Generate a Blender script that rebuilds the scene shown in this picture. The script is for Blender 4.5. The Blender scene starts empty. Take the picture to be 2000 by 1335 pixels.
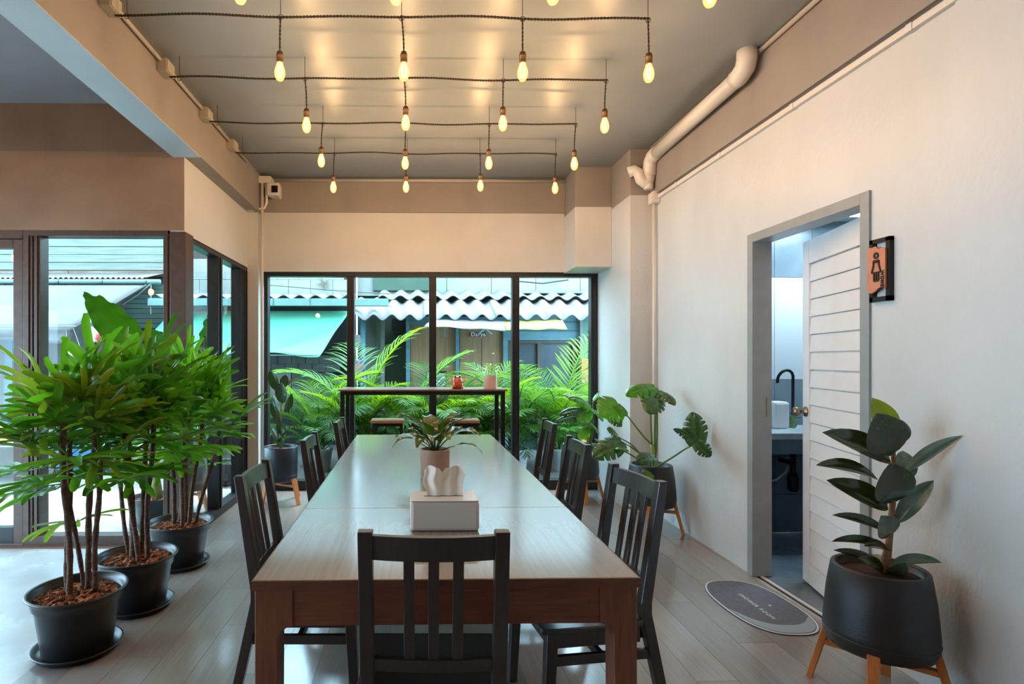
import bpy, math, random
from mathutils import Vector, Matrix, noise
random.seed(7)
S = bpy.context.scene
COL = S.collection
PI = math.pi

# ------------------------------------------------------------------ camera
FPX, PPX, PPY, YAW, CAMH = 1101.7, 827.0, 700.8, math.radians(0.77), 1.36
cam_d = bpy.data.cameras.new('camera'); cam = bpy.data.objects.new('camera', cam_d); COL.objects.link(cam)
cam.location = (0, 0, CAMH); cam.rotation_euler = (PI/2, 0, -YAW)
cam_d.sensor_width = 36; cam_d.lens = FPX*36/2000
cam_d.shift_x = (1000-PPX)/2000; cam_d.shift_y = (PPY-667.5)/2000
cam_d.clip_start = .05; cam_d.clip_end = 200
S.camera = cam

# ------------------------------------------------------------------ world, sun, exposure
W = bpy.data.worlds.new('World'); S.world = W; W.use_nodes = True
bg = W.node_tree.nodes['Background']
bg.inputs[0].default_value = (.52, .78, 1.0, 1); bg.inputs[1].default_value = 15.0
sd = bpy.data.lights.new('sun', 'SUN'); sd.energy = 5.0; sd.angle = math.radians(25); sd.color = (1, .96, .88)
sun = bpy.data.objects.new('sun', sd); COL.objects.link(sun)
sun.rotation_euler = (math.radians(-24), math.radians(14), 0)
S.view_settings.view_transform = 'Standard'; S.view_settings.look = 'None'
S.view_settings.exposure = 0.42; S.view_settings.gamma = 1.0
S.view_settings.use_curve_mapping = False
S.cycles.max_bounces = 10; S.cycles.diffuse_bounces = 5; S.cycles.transparent_max_bounces = 24
S.cycles.caustics_reflective = False; S.cycles.caustics_refractive = False
S.cycles.sample_clamp_indirect = 8
BULB_W = 5.2       # watts of each filament bulb
LAMP_W = 10.0      # watts of each ceiling lamp in the rest of the room

# ------------------------------------------------------------------ helpers
def ray(x, y):
    u, v = (x-PPX)/FPX, -(y-PPY)/FPX
    c, s = math.cos(YAW), math.sin(YAW)
    return Vector((u*c+s, c-u*s, v))
def at(x, y, X=None, Y=None, Z=None):
    d = ray(x, y)
    if X is not None: t = X/d.x
    elif Y is not None: t = Y/d.y
    else: t = (Z-CAMH)/d.z
    return Vector((0, 0, CAMH))+d*t

def lin(c):
    if isinstance(c, str):
        c = [int(c[i:i+2], 16)/255 for i in (0, 2, 4)]
        c = [v/12.92 if v <= .04045 else ((v+.055)/1.055)**2.4 for v in c]
    return (c[0], c[1], c[2], 1)

_m = {}
def mat(name, c1, c2=None, scale=8, stretch=(1, 1, 1), rough=.5, metal=0, bump=0, bscale=None, spec=.5, coat=0,
        coat_rough=.1, detail=4, lo=.35, hi=.65, trans=0, transc=None, emit=None, estr=0, rvar=0, co='Object', bdist=.01):
    if name in _m: return _m[name]
    m = bpy.data.materials.new(name); _m[name] = m; m.use_nodes = True
    nt = m.node_tree; N = nt.nodes; L = nt.links
    b = N['Principled BSDF']
    b.inputs['Base Color'].default_value = lin(c1); b.inputs['Roughness'].default_value = rough
    b.inputs['Metallic'].default_value = metal; b.inputs['Specular IOR Level'].default_value = spec
    b.inputs['Coat Weight'].default_value = coat; b.inputs['Coat Roughness'].default_value = coat_rough
    if emit:
        b.inputs['Emission Color'].default_value = lin(emit); b.inputs['Emission Strength'].default_value = estr
    if c2 or bump or rvar:
        tc = N.new('ShaderNodeTexCoord'); mp = N.new('ShaderNodeMapping')
        mp.inputs['Scale'].default_value = stretch; L.new(tc.outputs[co], mp.inputs[0])
        nz = N.new('ShaderNodeTexNoise'); nz.inputs['Scale'].default_value = scale; nz.inputs['Detail'].default_value = detail
        L.new(mp.outputs[0], nz.inputs['Vector'])
    if c2:
        rp = N.new('ShaderNodeValToRGB'); rp.color_ramp.elements[0].position = lo; rp.color_ramp.elements[1].position = hi
        rp.color_ramp.elements[0].color = lin(c1); rp.color_ramp.elements[1].color = lin(c2)
        L.new(nz.outputs[0], rp.inputs[0]); L.new(rp.outputs[0], b.inputs['Base Color'])
    if rvar:
        mr = N.new('ShaderNodeMapRange'); mr.inputs[3].default_value = rough-rvar; mr.inputs[4].default_value = rough+rvar
        L.new(nz.outputs[0], mr.inputs[0]); L.new(mr.outputs[0], b.inputs['Roughness'])
    if bump:
        nb = nz
        if bscale:
            nb = N.new('ShaderNodeTexNoise'); nb.inputs['Scale'].default_value = bscale; nb.inputs['Detail'].default_value = 3
            L.new(mp.outputs[0], nb.inputs['Vector'])
        bp = N.new('ShaderNodeBump'); bp.inputs['Strength'].default_value = bump; bp.inputs['Distance'].default_value = bdist
        L.new(nb.outputs[0], bp.inputs['Height']); L.new(bp.outputs[0], b.inputs['Normal'])
    if trans:
        t = N.new('ShaderNodeBsdfTranslucent'); t.inputs[0].default_value = lin(transc or c1)
        if c2 and not transc: L.new(rp.outputs[0], t.inputs[0])
        mx = N.new('ShaderNodeMixShader'); mx.inputs[0].default_value = trans
        L.new(b.outputs[0], mx.inputs[1]); L.new(t.outputs[0], mx.inputs[2])
        L.new(mx.outputs[0], N['Material Output'].inputs[0])
    return m

def glass_mat(name, tint=(.93, .98, .97), base=.010, rough=0.0):
    m = bpy.data.materials.new(name); _m[name] = m; m.use_nodes = True
    nt = m.node_tree; N = nt.nodes; L = nt.links; N.remove(N['Principled BSDF'])
    t = N.new('ShaderNodeBsdfTransparent'); t.inputs[0].default_value = (*tint, 1)
    g = N.new('ShaderNodeBsdfGlossy'); g.inputs['Roughness'].default_value = rough
    lw = N.new('ShaderNodeLayerWeight'); lw.inputs[0].default_value = .5
    pw_ = N.new('ShaderNodeMath'); pw_.operation = 'POWER'; pw_.inputs[1].default_value = 5; L.new(lw.outputs['Facing'], pw_.inputs[0])
    f = N.new('ShaderNodeMath'); f.operation = 'MULTIPLY_ADD'; f.inputs[1].default_value = 1-base; f.inputs[2].default_value = base; L.new(pw_.outputs[0], f.inputs[0])
    mx = N.new('ShaderNodeMixShader')
    L.new(f.outputs[0], mx.inputs[0]); L.new(t.outputs[0], mx.inputs[1]); L.new(g.outputs[0], mx.inputs[2])
    L.new(mx.outputs[0], N['Material Output'].inputs[0])
    return m

class MB:
    def __init__(s): s.v = []; s.f = []
    def add(s, vs, fs, M=None):
        o = len(s.v)
        s.v += [tuple(M @ Vector(p)) if M else tuple(p) for p in vs]
        s.f += [tuple(i+o for i in f) for f in fs]
        return s
    def box(s, x0, x1, y0, y1, z0, z1, M=None):
        vs = [(x, y, z) for z in (z0, z1) for y in (y0, y1) for x in (x0, x1)]
        return s.add(vs, [(0, 2, 3, 1), (4, 5, 7, 6), (0, 1, 5, 4), (2, 6, 7, 3), (0, 4, 6, 2), (1, 3, 7, 5)], M)
    def bar(s, a, b, w, h, up=(0, 0, 1), w2=None, h2=None):
        a, b = Vector(a), Vector(b); d = (b-a).normalized(); up = Vector(up)
        x = d.cross(up)
        if x.length < 1e-4: x = d.cross(Vector((0, 1, 0)))
        x.normalize(); z = x.cross(d); w2 = w2 or w; h2 = h2 or h
        vs = []
        for p, ww, hh in ((a, w, h), (b, w2, h2)):
            for i, j in ((-1, -1), (1, -1), (1, 1), (-1, 1)): vs.append(p+x*i*ww/2+z*j*hh/2)
        return s.add(vs, [(3, 2, 1, 0), (4, 5, 6, 7), (0, 1, 5, 4), (1, 2, 6, 5), (2, 3, 7, 6), (3, 0, 4, 7)])
    def tube(s, pts, r, n=8, cap=True):
        pts = [Vector(p) for p in pts]; k = len(pts)
        rs = r if isinstance(r, (list, tuple)) else [r]*k
        t0 = (pts[1]-pts[0]).normalized()
        u = t0.cross(Vector((0, 0, 1)))
        if u.length < 1e-3: u = t0.cross(Vector((0, 1, 0)))
        u.normalize(); vs = []; fs = []
        for i, p in enumerate(pts):
            t = (pts[min(i+1, k-1)]-pts[max(i-1, 0)])
            t = t.normalized() if t.length > 1e-9 else t0
            u = u-t*u.dot(t)
            if u.length < 1e-5: u = t.orthogonal()
            u.normalize(); w = t.cross(u)
            for j in range(n):
                a = 2*PI*j/n; vs.append(p+(u*math.cos(a)+w*math.sin(a))*rs[i])
        for i in range(k-1):
            for j in range(n):
                fs.append((i*n+j, i*n+(j+1) % n, (i+1)*n+(j+1) % n, (i+1)*n+j))
        if cap: fs += [tuple(range(n-1, -1, -1)), tuple(range((k-1)*n, k*n))]
        return s.add(vs, fs)
    def lathe(s, prof, n=32, c=(0, 0, 0), M=None):
        vs = []; fs = []
        for r, z in prof:
            for j in range(n):
                a = 2*PI*j/n; vs.append((c[0]+r*math.cos(a), c[1]+r*math.sin(a), c[2]+z))
        for i in range(len(prof)-1):
            for j in range(n):
                fs.append((i*n+j, i*n+(j+1) % n, (i+1)*n+(j+1) % n, (i+1)*n+j))
        if prof[0][0] > 1e-6: fs.append(tuple(range(n-1, -1, -1)))
        if prof[-1][0] > 1e-6: fs.append(tuple(range((len(prof)-1)*n, len(prof)*n)))
        return s.add(vs, fs, M)
    def prism(s, poly, a, b, axis='z', M=None):
        n = len(poly)
        def P(p, h): return {'z': (p[0], p[1], h), 'y': (p[0], h, p[1]), 'x': (h, p[0], p[1])}[axis]
        vs = [P(p, a) for p in poly]+[P(p, b) for p in poly]
        fs = [tuple(range(n-1, -1, -1)), tuple(range(n, 2*n))]+[(i, (i+1) % n, n+(i+1) % n, n+i) for i in range(n)]
        return s.add(vs, fs, M)
    def grid(s, fn, nu, nv, M=None):
        vs = [fn(i/nu, j/nv) for j in range(nv+1) for i in range(nu+1)]
        fs = [(j*(nu+1)+i, j*(nu+1)+i+1, (j+1)*(nu+1)+i+1, (j+1)*(nu+1)+i) for j in range(nv) for i in range(nu)]
        return s.add(vs, fs, M)
    def mesh(s, name, m, smooth=False):
        me = bpy.data.meshes.new(name); me.from_pydata([tuple(v) for v in s.v], [], s.f); me.update()
        if m: me.materials.append(m)
        if smooth:
            for p in me.polygons: p.use_smooth = True
        return me
    def build(s, name, m, parent=None, smooth=False, bevel=0, solid=0, fixn=False, loc=None):
        me = s.mesh(name, m, smooth)
        if fixn:
            import bmesh
            bm = bmesh.new(); bm.from_mesh(me); bmesh.ops.recalc_face_normals(bm, faces=bm.faces); bm.to_mesh(me); bm.free()
        o = put(name, me, parent)
        if loc: o.location = loc
        if solid:
            k = o.modifiers.new('s', 'SOLIDIFY'); k.thickness = solid; k.offset = 0
        if bevel:
            k = o.modifiers.new('b', 'BEVEL'); k.width = bevel; k.segments = 2; k.limit_method = 'ANGLE'
            k.angle_limit = math.radians(40)
        return o

def put(name, data, parent=None, M=None):
    o = bpy.data.objects.new(name, data); COL.objects.link(o)
    if parent: o.parent = parent
    if M is not None: o.matrix_basis = M
    return o
def tag(o, label, cat=None, group=None, kind=None):
    o['label'] = label
    if cat: o['category'] = cat
    if group: o['group'] = group
    if kind: o['kind'] = kind
    return o
def thing(name, label, cat, loc=(0, 0, 0), rz=0, group=None, kind=None):
    o = bpy.data.objects.new(name, None); COL.objects.link(o); o.empty_display_size = .1
    o.location = loc; o.rotation_euler = (0, 0, rz)
    return tag(o, label, cat, group, kind)
def local(parent, p):      # world point -> parent's frame (location + z turn)
    M = Matrix.Translation(parent.location) @ parent.rotation_euler.to_matrix().to_4x4()
    return M.inverted() @ Vector(p)
def copy_tree(o, parent=None):
    c = o.copy(); COL.objects.link(c)
    if parent: c.parent = parent
    for ch in [x for x in o.children]: copy_tree(ch, c)
    return c
def text_mesh(name, body, size, m, depth=.001, spacing=1.0, bold=0):
    cu = bpy.data.curves.new(name, 'FONT'); cu.body = body; cu.size = size; cu.extrude = depth; cu.align_x = 'CENTER'; cu.align_y = 'CENTER'
    cu.space_character = spacing; cu.offset = bold; cu.resolution_u = 3
    o = bpy.data.objects.new(name, cu); COL.objects.link(o)
    bpy.context.view_layer.update()
    me = bpy.data.meshes.new_from_object(o.evaluated_get(bpy.context.evaluated_depsgraph_get()))
    bpy.data.objects.remove(o); bpy.data.curves.remove(cu)
    me.name = name; me.materials.clear(); me.materials.append(m)
    return me
def axes(y, z, o=(0, 0, 0), sx=1, sy=1, sz=1):     # matrix with +Y along y, +Z near z
    y = Vector(y).normalized(); z = Vector(z); z = (z-y*z.dot(y))
    if z.length < 1e-4: z = y.orthogonal()
    z.normalize(); x = y.cross(z)
    M = Matrix(((x.x*sx, y.x*sy, z.x*sz, o[0]), (x.y*sx, y.y*sy, z.y*sz, o[1]), (x.z*sx, y.z*sy, z.z*sz, o[2]), (0, 0, 0, 1)))
    return M
ORD = ['first', 'second', 'third', 'fourth', 'fifth', 'sixth', 'seventh', 'eighth', 'ninth']
# ------------------------------------------------------------------ materials
M_wall = mat('wall_paint', 'cac9c6', 'd4d3d0', 2.5, rough=.42, bump=.12, bscale=70, lo=.3, hi=.7)
M_wall_r = mat('wall_paint_textured', 'c4c5c4', 'd0d1d0', 2.2, (1, 1, .5), rough=.36, bump=.22, bscale=60, lo=.3, hi=.7)
M_upper = mat('upper_paint', '8f8781', '978f88', 3, rough=.5, bump=.1, bscale=60)
M_wall_l = mat('old_plaster', '8f6d50', 'a17e60', 2.2, (1, 1, 1.6), rough=.55, bump=.12, bscale=40, lo=.3, hi=.7)
M_wall_lu = mat('old_plaster_dark', '7d634e', '8a6f58', 2.2, rough=.55, bump=.1, bscale=40)
M_ceil = mat('ceiling_paint', '83898d', '8b9195', 2, rough=.34, bump=.05, bscale=18)
M_concrete = mat('polished_concrete', 'b4b2b0', 'c4c3c1', 3.5, (1, 1, 1), rough=.26, bump=.06, bscale=14, rvar=.12, detail=8)
M_plank = [mat('vinyl_plank_%s' % n, a, b, 22, (8, .14, 1), rough=.28, coat=.8, coat_rough=.16, detail=5)
           for n, a, b in (('ash', '827b77', '928b87'), ('smoke', '79726e', '8a837f'), ('dust', '8a837f', '9b948f'), ('taupe', '7e7771', '8e8781'))]
M_alu = mat('dark_aluminium', '232427', '292a2d', 20, rough=.38, metal=.35)
M_alub = mat('bronze_aluminium', '4a3a30', '54433a', 20, rough=.42, metal=.3)
M_glass = glass_mat('window_glass')
M_pvc = mat('white_pvc', 'd8d3cc', rough=.35)
M_conduit = mat('painted_conduit', 'b9b2aa', rough=.4)
M_box = mat('junction_box_plastic', 'b0a698', rough=.45)
M_doorw = mat('white_door_plastic', 'dcdad9', 'e4e2e1', 5, rough=.33)
M_frame = mat('grey_door_frame', '8f9393', '969a9a', 12, rough=.4)
M_tile = mat('slate_tile', '5b6a72', '7d8c93', 2.2, rough=.25, detail=8)
M_tilew = mat('white_tile', 'd5dde0', rough=.2)
M_grout = mat('grout', '59646a', rough=.7)
M_black = mat('black_metal', '1b1a1a', rough=.35, metal=.4)
M_rub = mat('black_plastic', '1e2022', '232527', 30, rough=.38)
M_chrome = mat('brushed_brass', '8e7f66', rough=.3, metal=1)

# ------------------------------------------------------------------ room measures
XR, XL, XB0, XB1 = 2.116, -1.694, -1.775, -1.572      # right wall, side glazing, ceiling beam
YB, YF = 5.857, 4.154                                  # back window wall, left front glazing
ZC, ZP, ZBM, ZW = 3.224, 2.875, 2.837, 2.262           # ceiling, paint line, beam underside, window head
XFAR, YREAR = -5.6, -3.4
T = .16
def struct(name, mb, m, label, cat, parent=None, **k):
    o = mb.build(name, m, parent, **k); tag(o, label, cat, kind='structure'); return o

# floor: concrete slab with vinyl planks laid on it right of the side glazing line
fl = struct('floor', MB().box(XFAR-.2, XR+.02, YREAR-.2, YB+.1, -.2, -.004), M_concrete, 'pale polished concrete floor with grey wood plank covering under the dining table', 'floor')
pw, pl = .18, 1.22
plank_me = {}
nx = int((XR-XL)/pw)+1
for i in range(nx):
    x0 = XL+i*pw; x1 = min(x0+pw, XR)-.0016
    y = 1.05-((i*.37) % 1)*pl
    while y < YB-.02:
        y0, y1 = max(y, .6), min(y+pl-.0016, YB-.02)
        y += pl
        if y1-y0 < .02: continue
        key = (round(x1-x0, 4), round(y1-y0, 4), random.randrange(4))
        if key not in plank_me:
            plank_me[key] = MB().box(0, key[0], 0, key[1], -.004, 0).mesh('plank', M_plank[key[2]])
        o = put('plank', plank_me[key], fl); o.location = (x0, y0, 0)
o = MB().box(XL, XR, YREAR, .598, -.004, 0).build('plank_field', M_plank[0], fl)     # behind the camera
# ceiling
struct('ceiling', MB().box(XFAR-.2, XR+.2, YREAR-.2, YB+.2, ZC, ZC+.15), M_ceil, 'grey painted ceiling with a satin sheen above the bulbs', 'ceiling')
struct('trim_1', MB().box(XB0, XB1, YREAR, YB, ZBM, ZC), M_upper, 'long ceiling beam running away from the camera on the left', 'beam', bevel=.004)
struct('trim_9', MB().box(XB0+.001, XB1-.001, YREAR, YF-.01, ZBM-.004, ZBM), mat('beam_window_light_tint', 'b4bfc4', 'bdc8cd', 3, rough=.5), 'pale underside of the long ceiling beam with window light put into its colour', 'beam')  # thin added slab, bluish window light put into its colour
# right wall, with the opening of the restroom door
DY0, DY1, DZ = 2.592, 3.555, 2.145
wr = MB()
wr.box(XR, XR+.1, YREAR, DY0, 0, ZC); wr.box(XR, XR+.1, DY1, YB, 0, ZC); wr.box(XR, XR+.1, DY0, DY1, DZ, ZC)
struct('wall_right', wr, M_wall_r, 'long light grey painted wall on the right with the restroom door', 'wall')
struct('wall_right_pier', MB().box(XR-.014, XR+.02, YREAR, 2.17, 0, 2.79), M_wall_r, 'slightly proud wall section at the right edge behind the rubber plant', 'wall')
struct('trim_2', MB().box(XR-.035, XR+.05, YREAR, 4.98, 2.797, ZC), M_upper, 'brown grey wall beam above the trunking on the right wall', 'beam', bevel=.004)
# corner pier on the right, box over the window
PXL, PYF = 1.90, 4.98
struct('wall_pier', MB().box(PXL, XR+.02, PYF, YB+.2, 0, ZP-.06), M_wall_r, 'light painted corner pier between right wall and back window', 'wall', bevel=.004)
struct('trim_3', MB().box(PXL, XR+.02, PYF, YB+.2, ZP-.06, ZC), M_upper, 'brown grey band at the top of the corner pier', 'band', bevel=.004)
struct('wall_soffit', MB().box(1.546, PXL, 5.445, YB+.2, ZW-.01, ZP-.04), M_wall, 'light boxed-out section above the right pane of the back window', 'wall', bevel=.003)
struct('trim_4', MB().box(1.546, PXL, 5.445, YB+.2, ZP-.04, ZC), M_upper, 'brown grey band above the boxed-out section', 'band', bevel=.003)
# back wall over the window
struct('wall_back', MB().box(XL-.1, 1.546, YB-.015, YB+.2, ZW, 2.585).box(XL-.1, 1.546, YB, YB+.2, 2.585, ZP), M_wall, 'light painted wall strip above the back window', 'wall')
struct('trim_5', MB().box(XL-.1, 1.546, YB-.03, YB+.2, ZP, ZC), M_upper, 'brown grey band across the top of the back wall', 'band', bevel=.003)
struct('wall_corner', MB().box(XL-.12, -1.585, 5.70, YB+.2, 0, ZC-.02), M_wall, 'narrow light wall strip at the corner left of the back window', 'wall', bevel=.003)
# wall over the side glazing and over the left front glazing
struct('wall_side', MB().box(XL-.12, XL, YF, 5.72, ZW+.01, ZBM+.05), M_wall, 'light painted wall over the side glazing', 'wall')
struct('wall_left_front', MB().box(XFAR, XL-.003, YF-.003, YF+.12, 2.30, ZP), M_wall_l, 'warm brown plaster wall over the left glazing', 'wall')
struct('trim_6', MB().box(XFAR, XB0-.001, YF-.006, YF+.12, ZP, ZC), M_wall_lu, 'darker brown band at the top of the left plaster wall', 'band')
# out of view: left wall with openings added for daylight, and rear wall
wl = MB(); wl.box(XFAR-T, XFAR, YREAR, YF+.12, 2.12, ZC); wl.box(XFAR-T, XFAR, YREAR, YF+.12, 0, .12)
wl.box(XFAR-T, XFAR, YREAR+.16, -.9, .12, 2.12)  # bay closed to keep its bright reflection out of the shop window
for y in (YREAR, -.9, 1.6, YF-.05): wl.box(XFAR-T, XFAR, y, y+.16, .12, 2.12)
struct('wall_left', wl, M_wall_l, 'unseen far left wall with openings added to let daylight in', 'wall')
struct('wall_rear', MB().box(XFAR-T, XR+.1, YREAR-T, YREAR, 0, ZC), M_wall_l, 'plain rear wall behind the camera', 'wall')

# ------------------------------------------------------------------ glazing
def glazing(name, label, axis, c, lo, hi, z0, z1, posts, pw=.055, pd=.1, m=None, sill=.09, head=.045, cat='window'):
    """posts: list of (centre, width); panes fill the gaps. axis 'x': runs along x at y=c, 'y': along y at x=c"""
    m = m or M_alu
    t = thing(name, label, cat, kind='structure')
    def bx(a, b, za, zb, d, dy=0):
        return MB().box(a, b, c-d/2+dy, c+d/2+dy, za, zb) if axis == 'x' else MB().box(c-d/2+dy, c+d/2+dy, a, b, za, zb)
    bx(lo, hi, z0, z0+sill, pd).build('sill_rail', m, t, bevel=.003)
    bx(lo, hi, z1-head, z1, pd).build('head_rail', m, t, bevel=.003)
    e = []
    for p, w in posts:
        bx(p-w/2, p+w/2, z0+sill, z1-head, pd).build('mullion', m, t, bevel=.003)
        # glazing bead, a thin proud strip on each post
        bx(p-w/6, p+w/6, z0+sill, z1-head, .012, -pd/2-.004 if axis == 'x' else pd/2+.004).build('glazing_bead', m, t)
        e.append((p-w/2, p+w/2))
    e.sort()
    for a, b in zip(e[:-1], e[1:]):
        if b[0]-a[1] > .03: bx(a[1]-.004, b[0]+.004, z0+sill-.005, z1-head+.005, .006).build('pane', M_glass, t)
    return t
def X_at(x, Y): return at(x, 700, Y=Y).x
def Y_at(x, X): return at(x, 700, X=X).y
wx = lambda x: X_at(x, YB+.03)
glazing('window_1', 'four pane black framed window in the back wall behind the bar table', 'x', YB+.06, -1.585, PXL, 0, ZW,
        [(-1.565, .06), (wx(685), .075), (wx(845), .075), (wx(1007), .075), (PXL-.035, .07)], sill=.10)
glazing('window_2', 'narrow black framed side glazing left of the back window', 'y', XL-.05, YF+.05, 5.70, 0, ZW+.02,
        [(YF+.075, .05), (Y_at(431, XL), .10), (5.66, .08), (5.52, .05)], sill=.07)
lx = lambda x: X_at(x, YF)
glazing('window_3', 'large bronze framed shop window behind the potted lady palms', 'x', YF+.05, lx(44), lx(333), 0, 2.31,
        [(lx(54), .07), (lx(72), .045), (lx(326), .055)], m=M_alub, sill=.07, head=.05)
g = thing('door_1', 'bronze framed glass shop door at the left edge', 'door', kind='structure')
dx0, dx1 = lx(-330), lx(44)
MB().box(dx0, dx1, YF, YF+.08, 2.24, 2.31).build('door_head', M_alub, g, bevel=.003)
MB().box(dx1-.075, dx1-.004, YF+.01, YF+.07, .01, 2.235).build('stile', M_alub, g, bevel=.003)
MB().box(dx0, dx0+.07, YF+.01, YF+.07, .01, 2.235).build('stile', M_alub, g, bevel=.003)
MB().box(dx0+.07, dx1-.075, YF+.01, YF+.07, 2.17, 2.235).build('top_rail', M_alub, g, bevel=.003)
MB().box(dx0+.07, dx1-.075, YF+.01, YF+.07, .01, .13).build('bottom_rail', M_alu, g, bevel=.003)
MB().box(dx0+.065, dx1-.07, YF+.037, YF+.043, .12, 2.18).build('pane', M_glass, g)
glazing('window_4', 'further shop window panes beyond the left edge', 'x', YF+.05, XFAR, dx0, 0, 2.31, [(XFAR+.03, .06), (dx0-.03, .06)], m=M_alub)
struct('trim_7', MB().box(lx(333), XL+.012, YF-.012, YF+.14, 0, 2.29), M_alub, 'bronze corner post between shop window and side glazing', 'post', bevel=.004)
struct('trim_8', MB().box(lx(-330), lx(333), YF-.06, YF-.002, -.004, .004), mat('threshold_timber', '6d4a3a', '7c5644', 14, (1, 6, 1), rough=.5), 'brown threshold strip in front of the shop window', 'threshold')
# ------------------------------------------------------------------ restroom behind the right wall
RX0, RX1, RY0, RY1, RZ = XR+.1, 3.7, 1.9, 4.40, 2.44
r = struct('wall_restroom', MB().box(RX0, RX1+.1, RY1+.012, RY1+.1, 0, RZ).box(RX1+.012, RX1+.1, RY0, RY1+.1, 0, RZ).box(RX0, RX1+.1, RY0-.1, RY0, 0, RZ),
           M_grout, 'slate and white tiled walls inside the restroom', 'wall')
def tiles_y(x0, x1, z0, z1, tw, th, m, Y):
    x = x0
    while x < x1-.01:
        z = z0
        while z < z1-.01:
            a, b = min(x+tw, x1), min(z+th, z1)
            MB().box(x+.0015, a-.0015, Y-.008, Y+.014, z+.0015, b-.0015).build('tile', m, r); z += th
        x += tw
tiles_y(RX0, RX1, .0, 1.2, .6, .3, M_tile, RY1); tiles_y(RX0, RX1, 1.2, 2.0, .6, .8, M_tilew, RY1); tiles_y(RX0, RX1, 2.0, RZ, .3, .6, M_tile, RY1)
for j in range(4):
    for k in range(4):
        MB().box(RX1-.008, RX1+.014, RY0+j*.63, RY0+j*.63+.627, k*.61, min(k*.61+.607, RZ)).build('tile', M_tile, r)
rf = struct('floor_restroom', MB().box(XR+.02, RX1+.1, RY0-.1, RY1+.1, -.15, -.012), M_grout, 'slate tiled restroom floor', 'floor')
for i in range(3):
    for j in range(5):
        MB().box(XR+.056+i*.58, XR+.056+i*.58+.577, RY0+j*.5, RY0+j*.5+.497, -.012, -.004).build('tile', M_tile, rf)
struct('ceiling_restroom', MB().box(RX0, RX1+.1, RY0-.1, RY1+.1, RZ, RZ+.06), M_tilew, 'pale restroom ceiling', 'ceiling')
lp = thing('ceiling_light', 'white rectangular light panel on the restroom ceiling', 'ceiling light', (3.0, 3.95, RZ))
MB().box(-.32, .32, -.17, .17, -.03, 0).build('housing', M_doorw, lp)
MB().box(-.30, .30, -.15, .15, -.036, -.03).build('diffuser', mat('cool_diffuser', 'ffffff', emit='d0ecff', estr=36), lp)
# door frame and leaf
d2 = thing('door_2', 'white slatted restroom door standing ajar in a grey frame', 'door', kind='structure')
fw = .055
MB().box(XR-.012, XR+.112, DY1-fw, DY1, 0, DZ).build('door_jamb', M_frame, d2, bevel=.002)
MB().box(XR-.012, XR+.112, DY0, DY0+fw, 0, DZ).build('door_jamb', M_frame, d2, bevel=.002)
MB().box(XR-.012, XR+.112, DY0+fw, DY1-fw, DZ-fw, DZ).build('door_head', M_frame, d2, bevel=.002)
MB().box(XR+.04, XR+.055, DY0+fw, DY1-fw, -.004, .004).build('threshold_strip', M_pvc, d2)
MB().box(XR+.075, XR+.083, DY1-fw-.003, DY1-fw+.001, 1.0, 1.12).build('strike_plate', M_chrome, d2)
LW, LH = .80, 2.06
lf = put('door_leaf', None, d2); lf.empty_display_size = .1
lf.location = (XR+.09, DY0+fw+.004, .012); lf.rotation_euler = (0, 0, -math.radians(13.5))
# local: leaf runs along +y, room face at -x
th = .036; sw = .085
tl = MB().box(-th/2, th/2, 0, sw, 0, LH); tl.box(-th/2, th/2, LW-sw, LW, 0, LH); tl.box(-th/2, th/2, sw, LW-sw, LH-.14, LH); tl.box(-th/2, th/2, sw, LW-sw, 0, .12)
me = tl.mesh('door_leaf', M_doorw); lf2 = put('door_leaf', me, d2, None)
lf2.location = lf.location; lf2.rotation_euler = lf.rotation_euler; bpy.data.objects.remove(lf); lf = lf2
k = lf.modifiers.new('b', 'BEVEL'); k.width = .003; k.segments = 2
z = .122; ns = 17; sh = (LH-.142-.122)/ns
sme = MB().prism([(-.012, .0), (.008, .0), (.008, sh-.005), (-.004, sh-.005), (-.014, .004)], sw, LW-sw, 'y').mesh('slat', M_doorw)
for i in range(ns):
    o = put('slat', sme, lf); o.location = (0, 0, z+i*sh)
MB().box(.009, .012, sw, LW-sw, .12, LH-.14).build('backing_panel', M_doorw, lf)
kb = MB().lathe([(.0, -.0), (.03, 0), (.03, .008), (.012, .012), (.011, .03), (.022, .04), (.027, .055), (.024, .068), (0, .072)], 20)
for s in (-1, 1):
    o = kb.build('door_knob', M_chrome, lf, smooth=True); o.location = (s*th/2, LW-.05, 1.03); o.rotation_euler = (0, s*PI/2, 0)
    kb = MB().lathe([(.0, -.0), (.03, 0), (.03, .008), (.012, .012), (.011, .03), (.022, .04), (.027, .055), (.024, .068), (0, .072)], 20)
# wash counter, tissue holder, tap, drain
wc = thing('wash_counter', 'slate topped wash counter inside the restroom', 'counter', (2.9, 4.1, 0))
MB().box(-.62, .62, -.22, .285, .80, .845).build('counter_top', mat('counter_stone', 'c3ccd0', 'b5bfc4', 9, rough=.2), wc, bevel=.003)
MB().box(-.62, .62, -.21, -.18, .70, .80).build('apron', M_tile, wc)
MB().box(.58, .62, -.18, .285, 0, .80).build('side_panel', M_tile, wc)
tp = thing('tap', 'black gooseneck tap over the restroom counter', 'tap', (2.90, 4.30, .845))
MB().lathe([(0, 0), (.026, 0), (.026, .012), (.014, .02), (.014, .05), (0, .05)], 16).build('tap_base', M_black, tp, smooth=False)
pts = [(0, 0, .04), (0, 0, .36)]+[(-.06+.06*math.cos(a), -.02*math.sin(a), .36+.07*math.sin(a)) for a in [i*PI/8 for i in range(1, 9)]]+[(-.12, -.0, .33)]
MB().tube(pts, .011, 8).build('spout', M_black, tp, smooth=True)
sb = thing('soap_bottle', 'small green glass bottle beside the restroom tap', 'bottle', (2.83, 4.2, .845))
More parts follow.
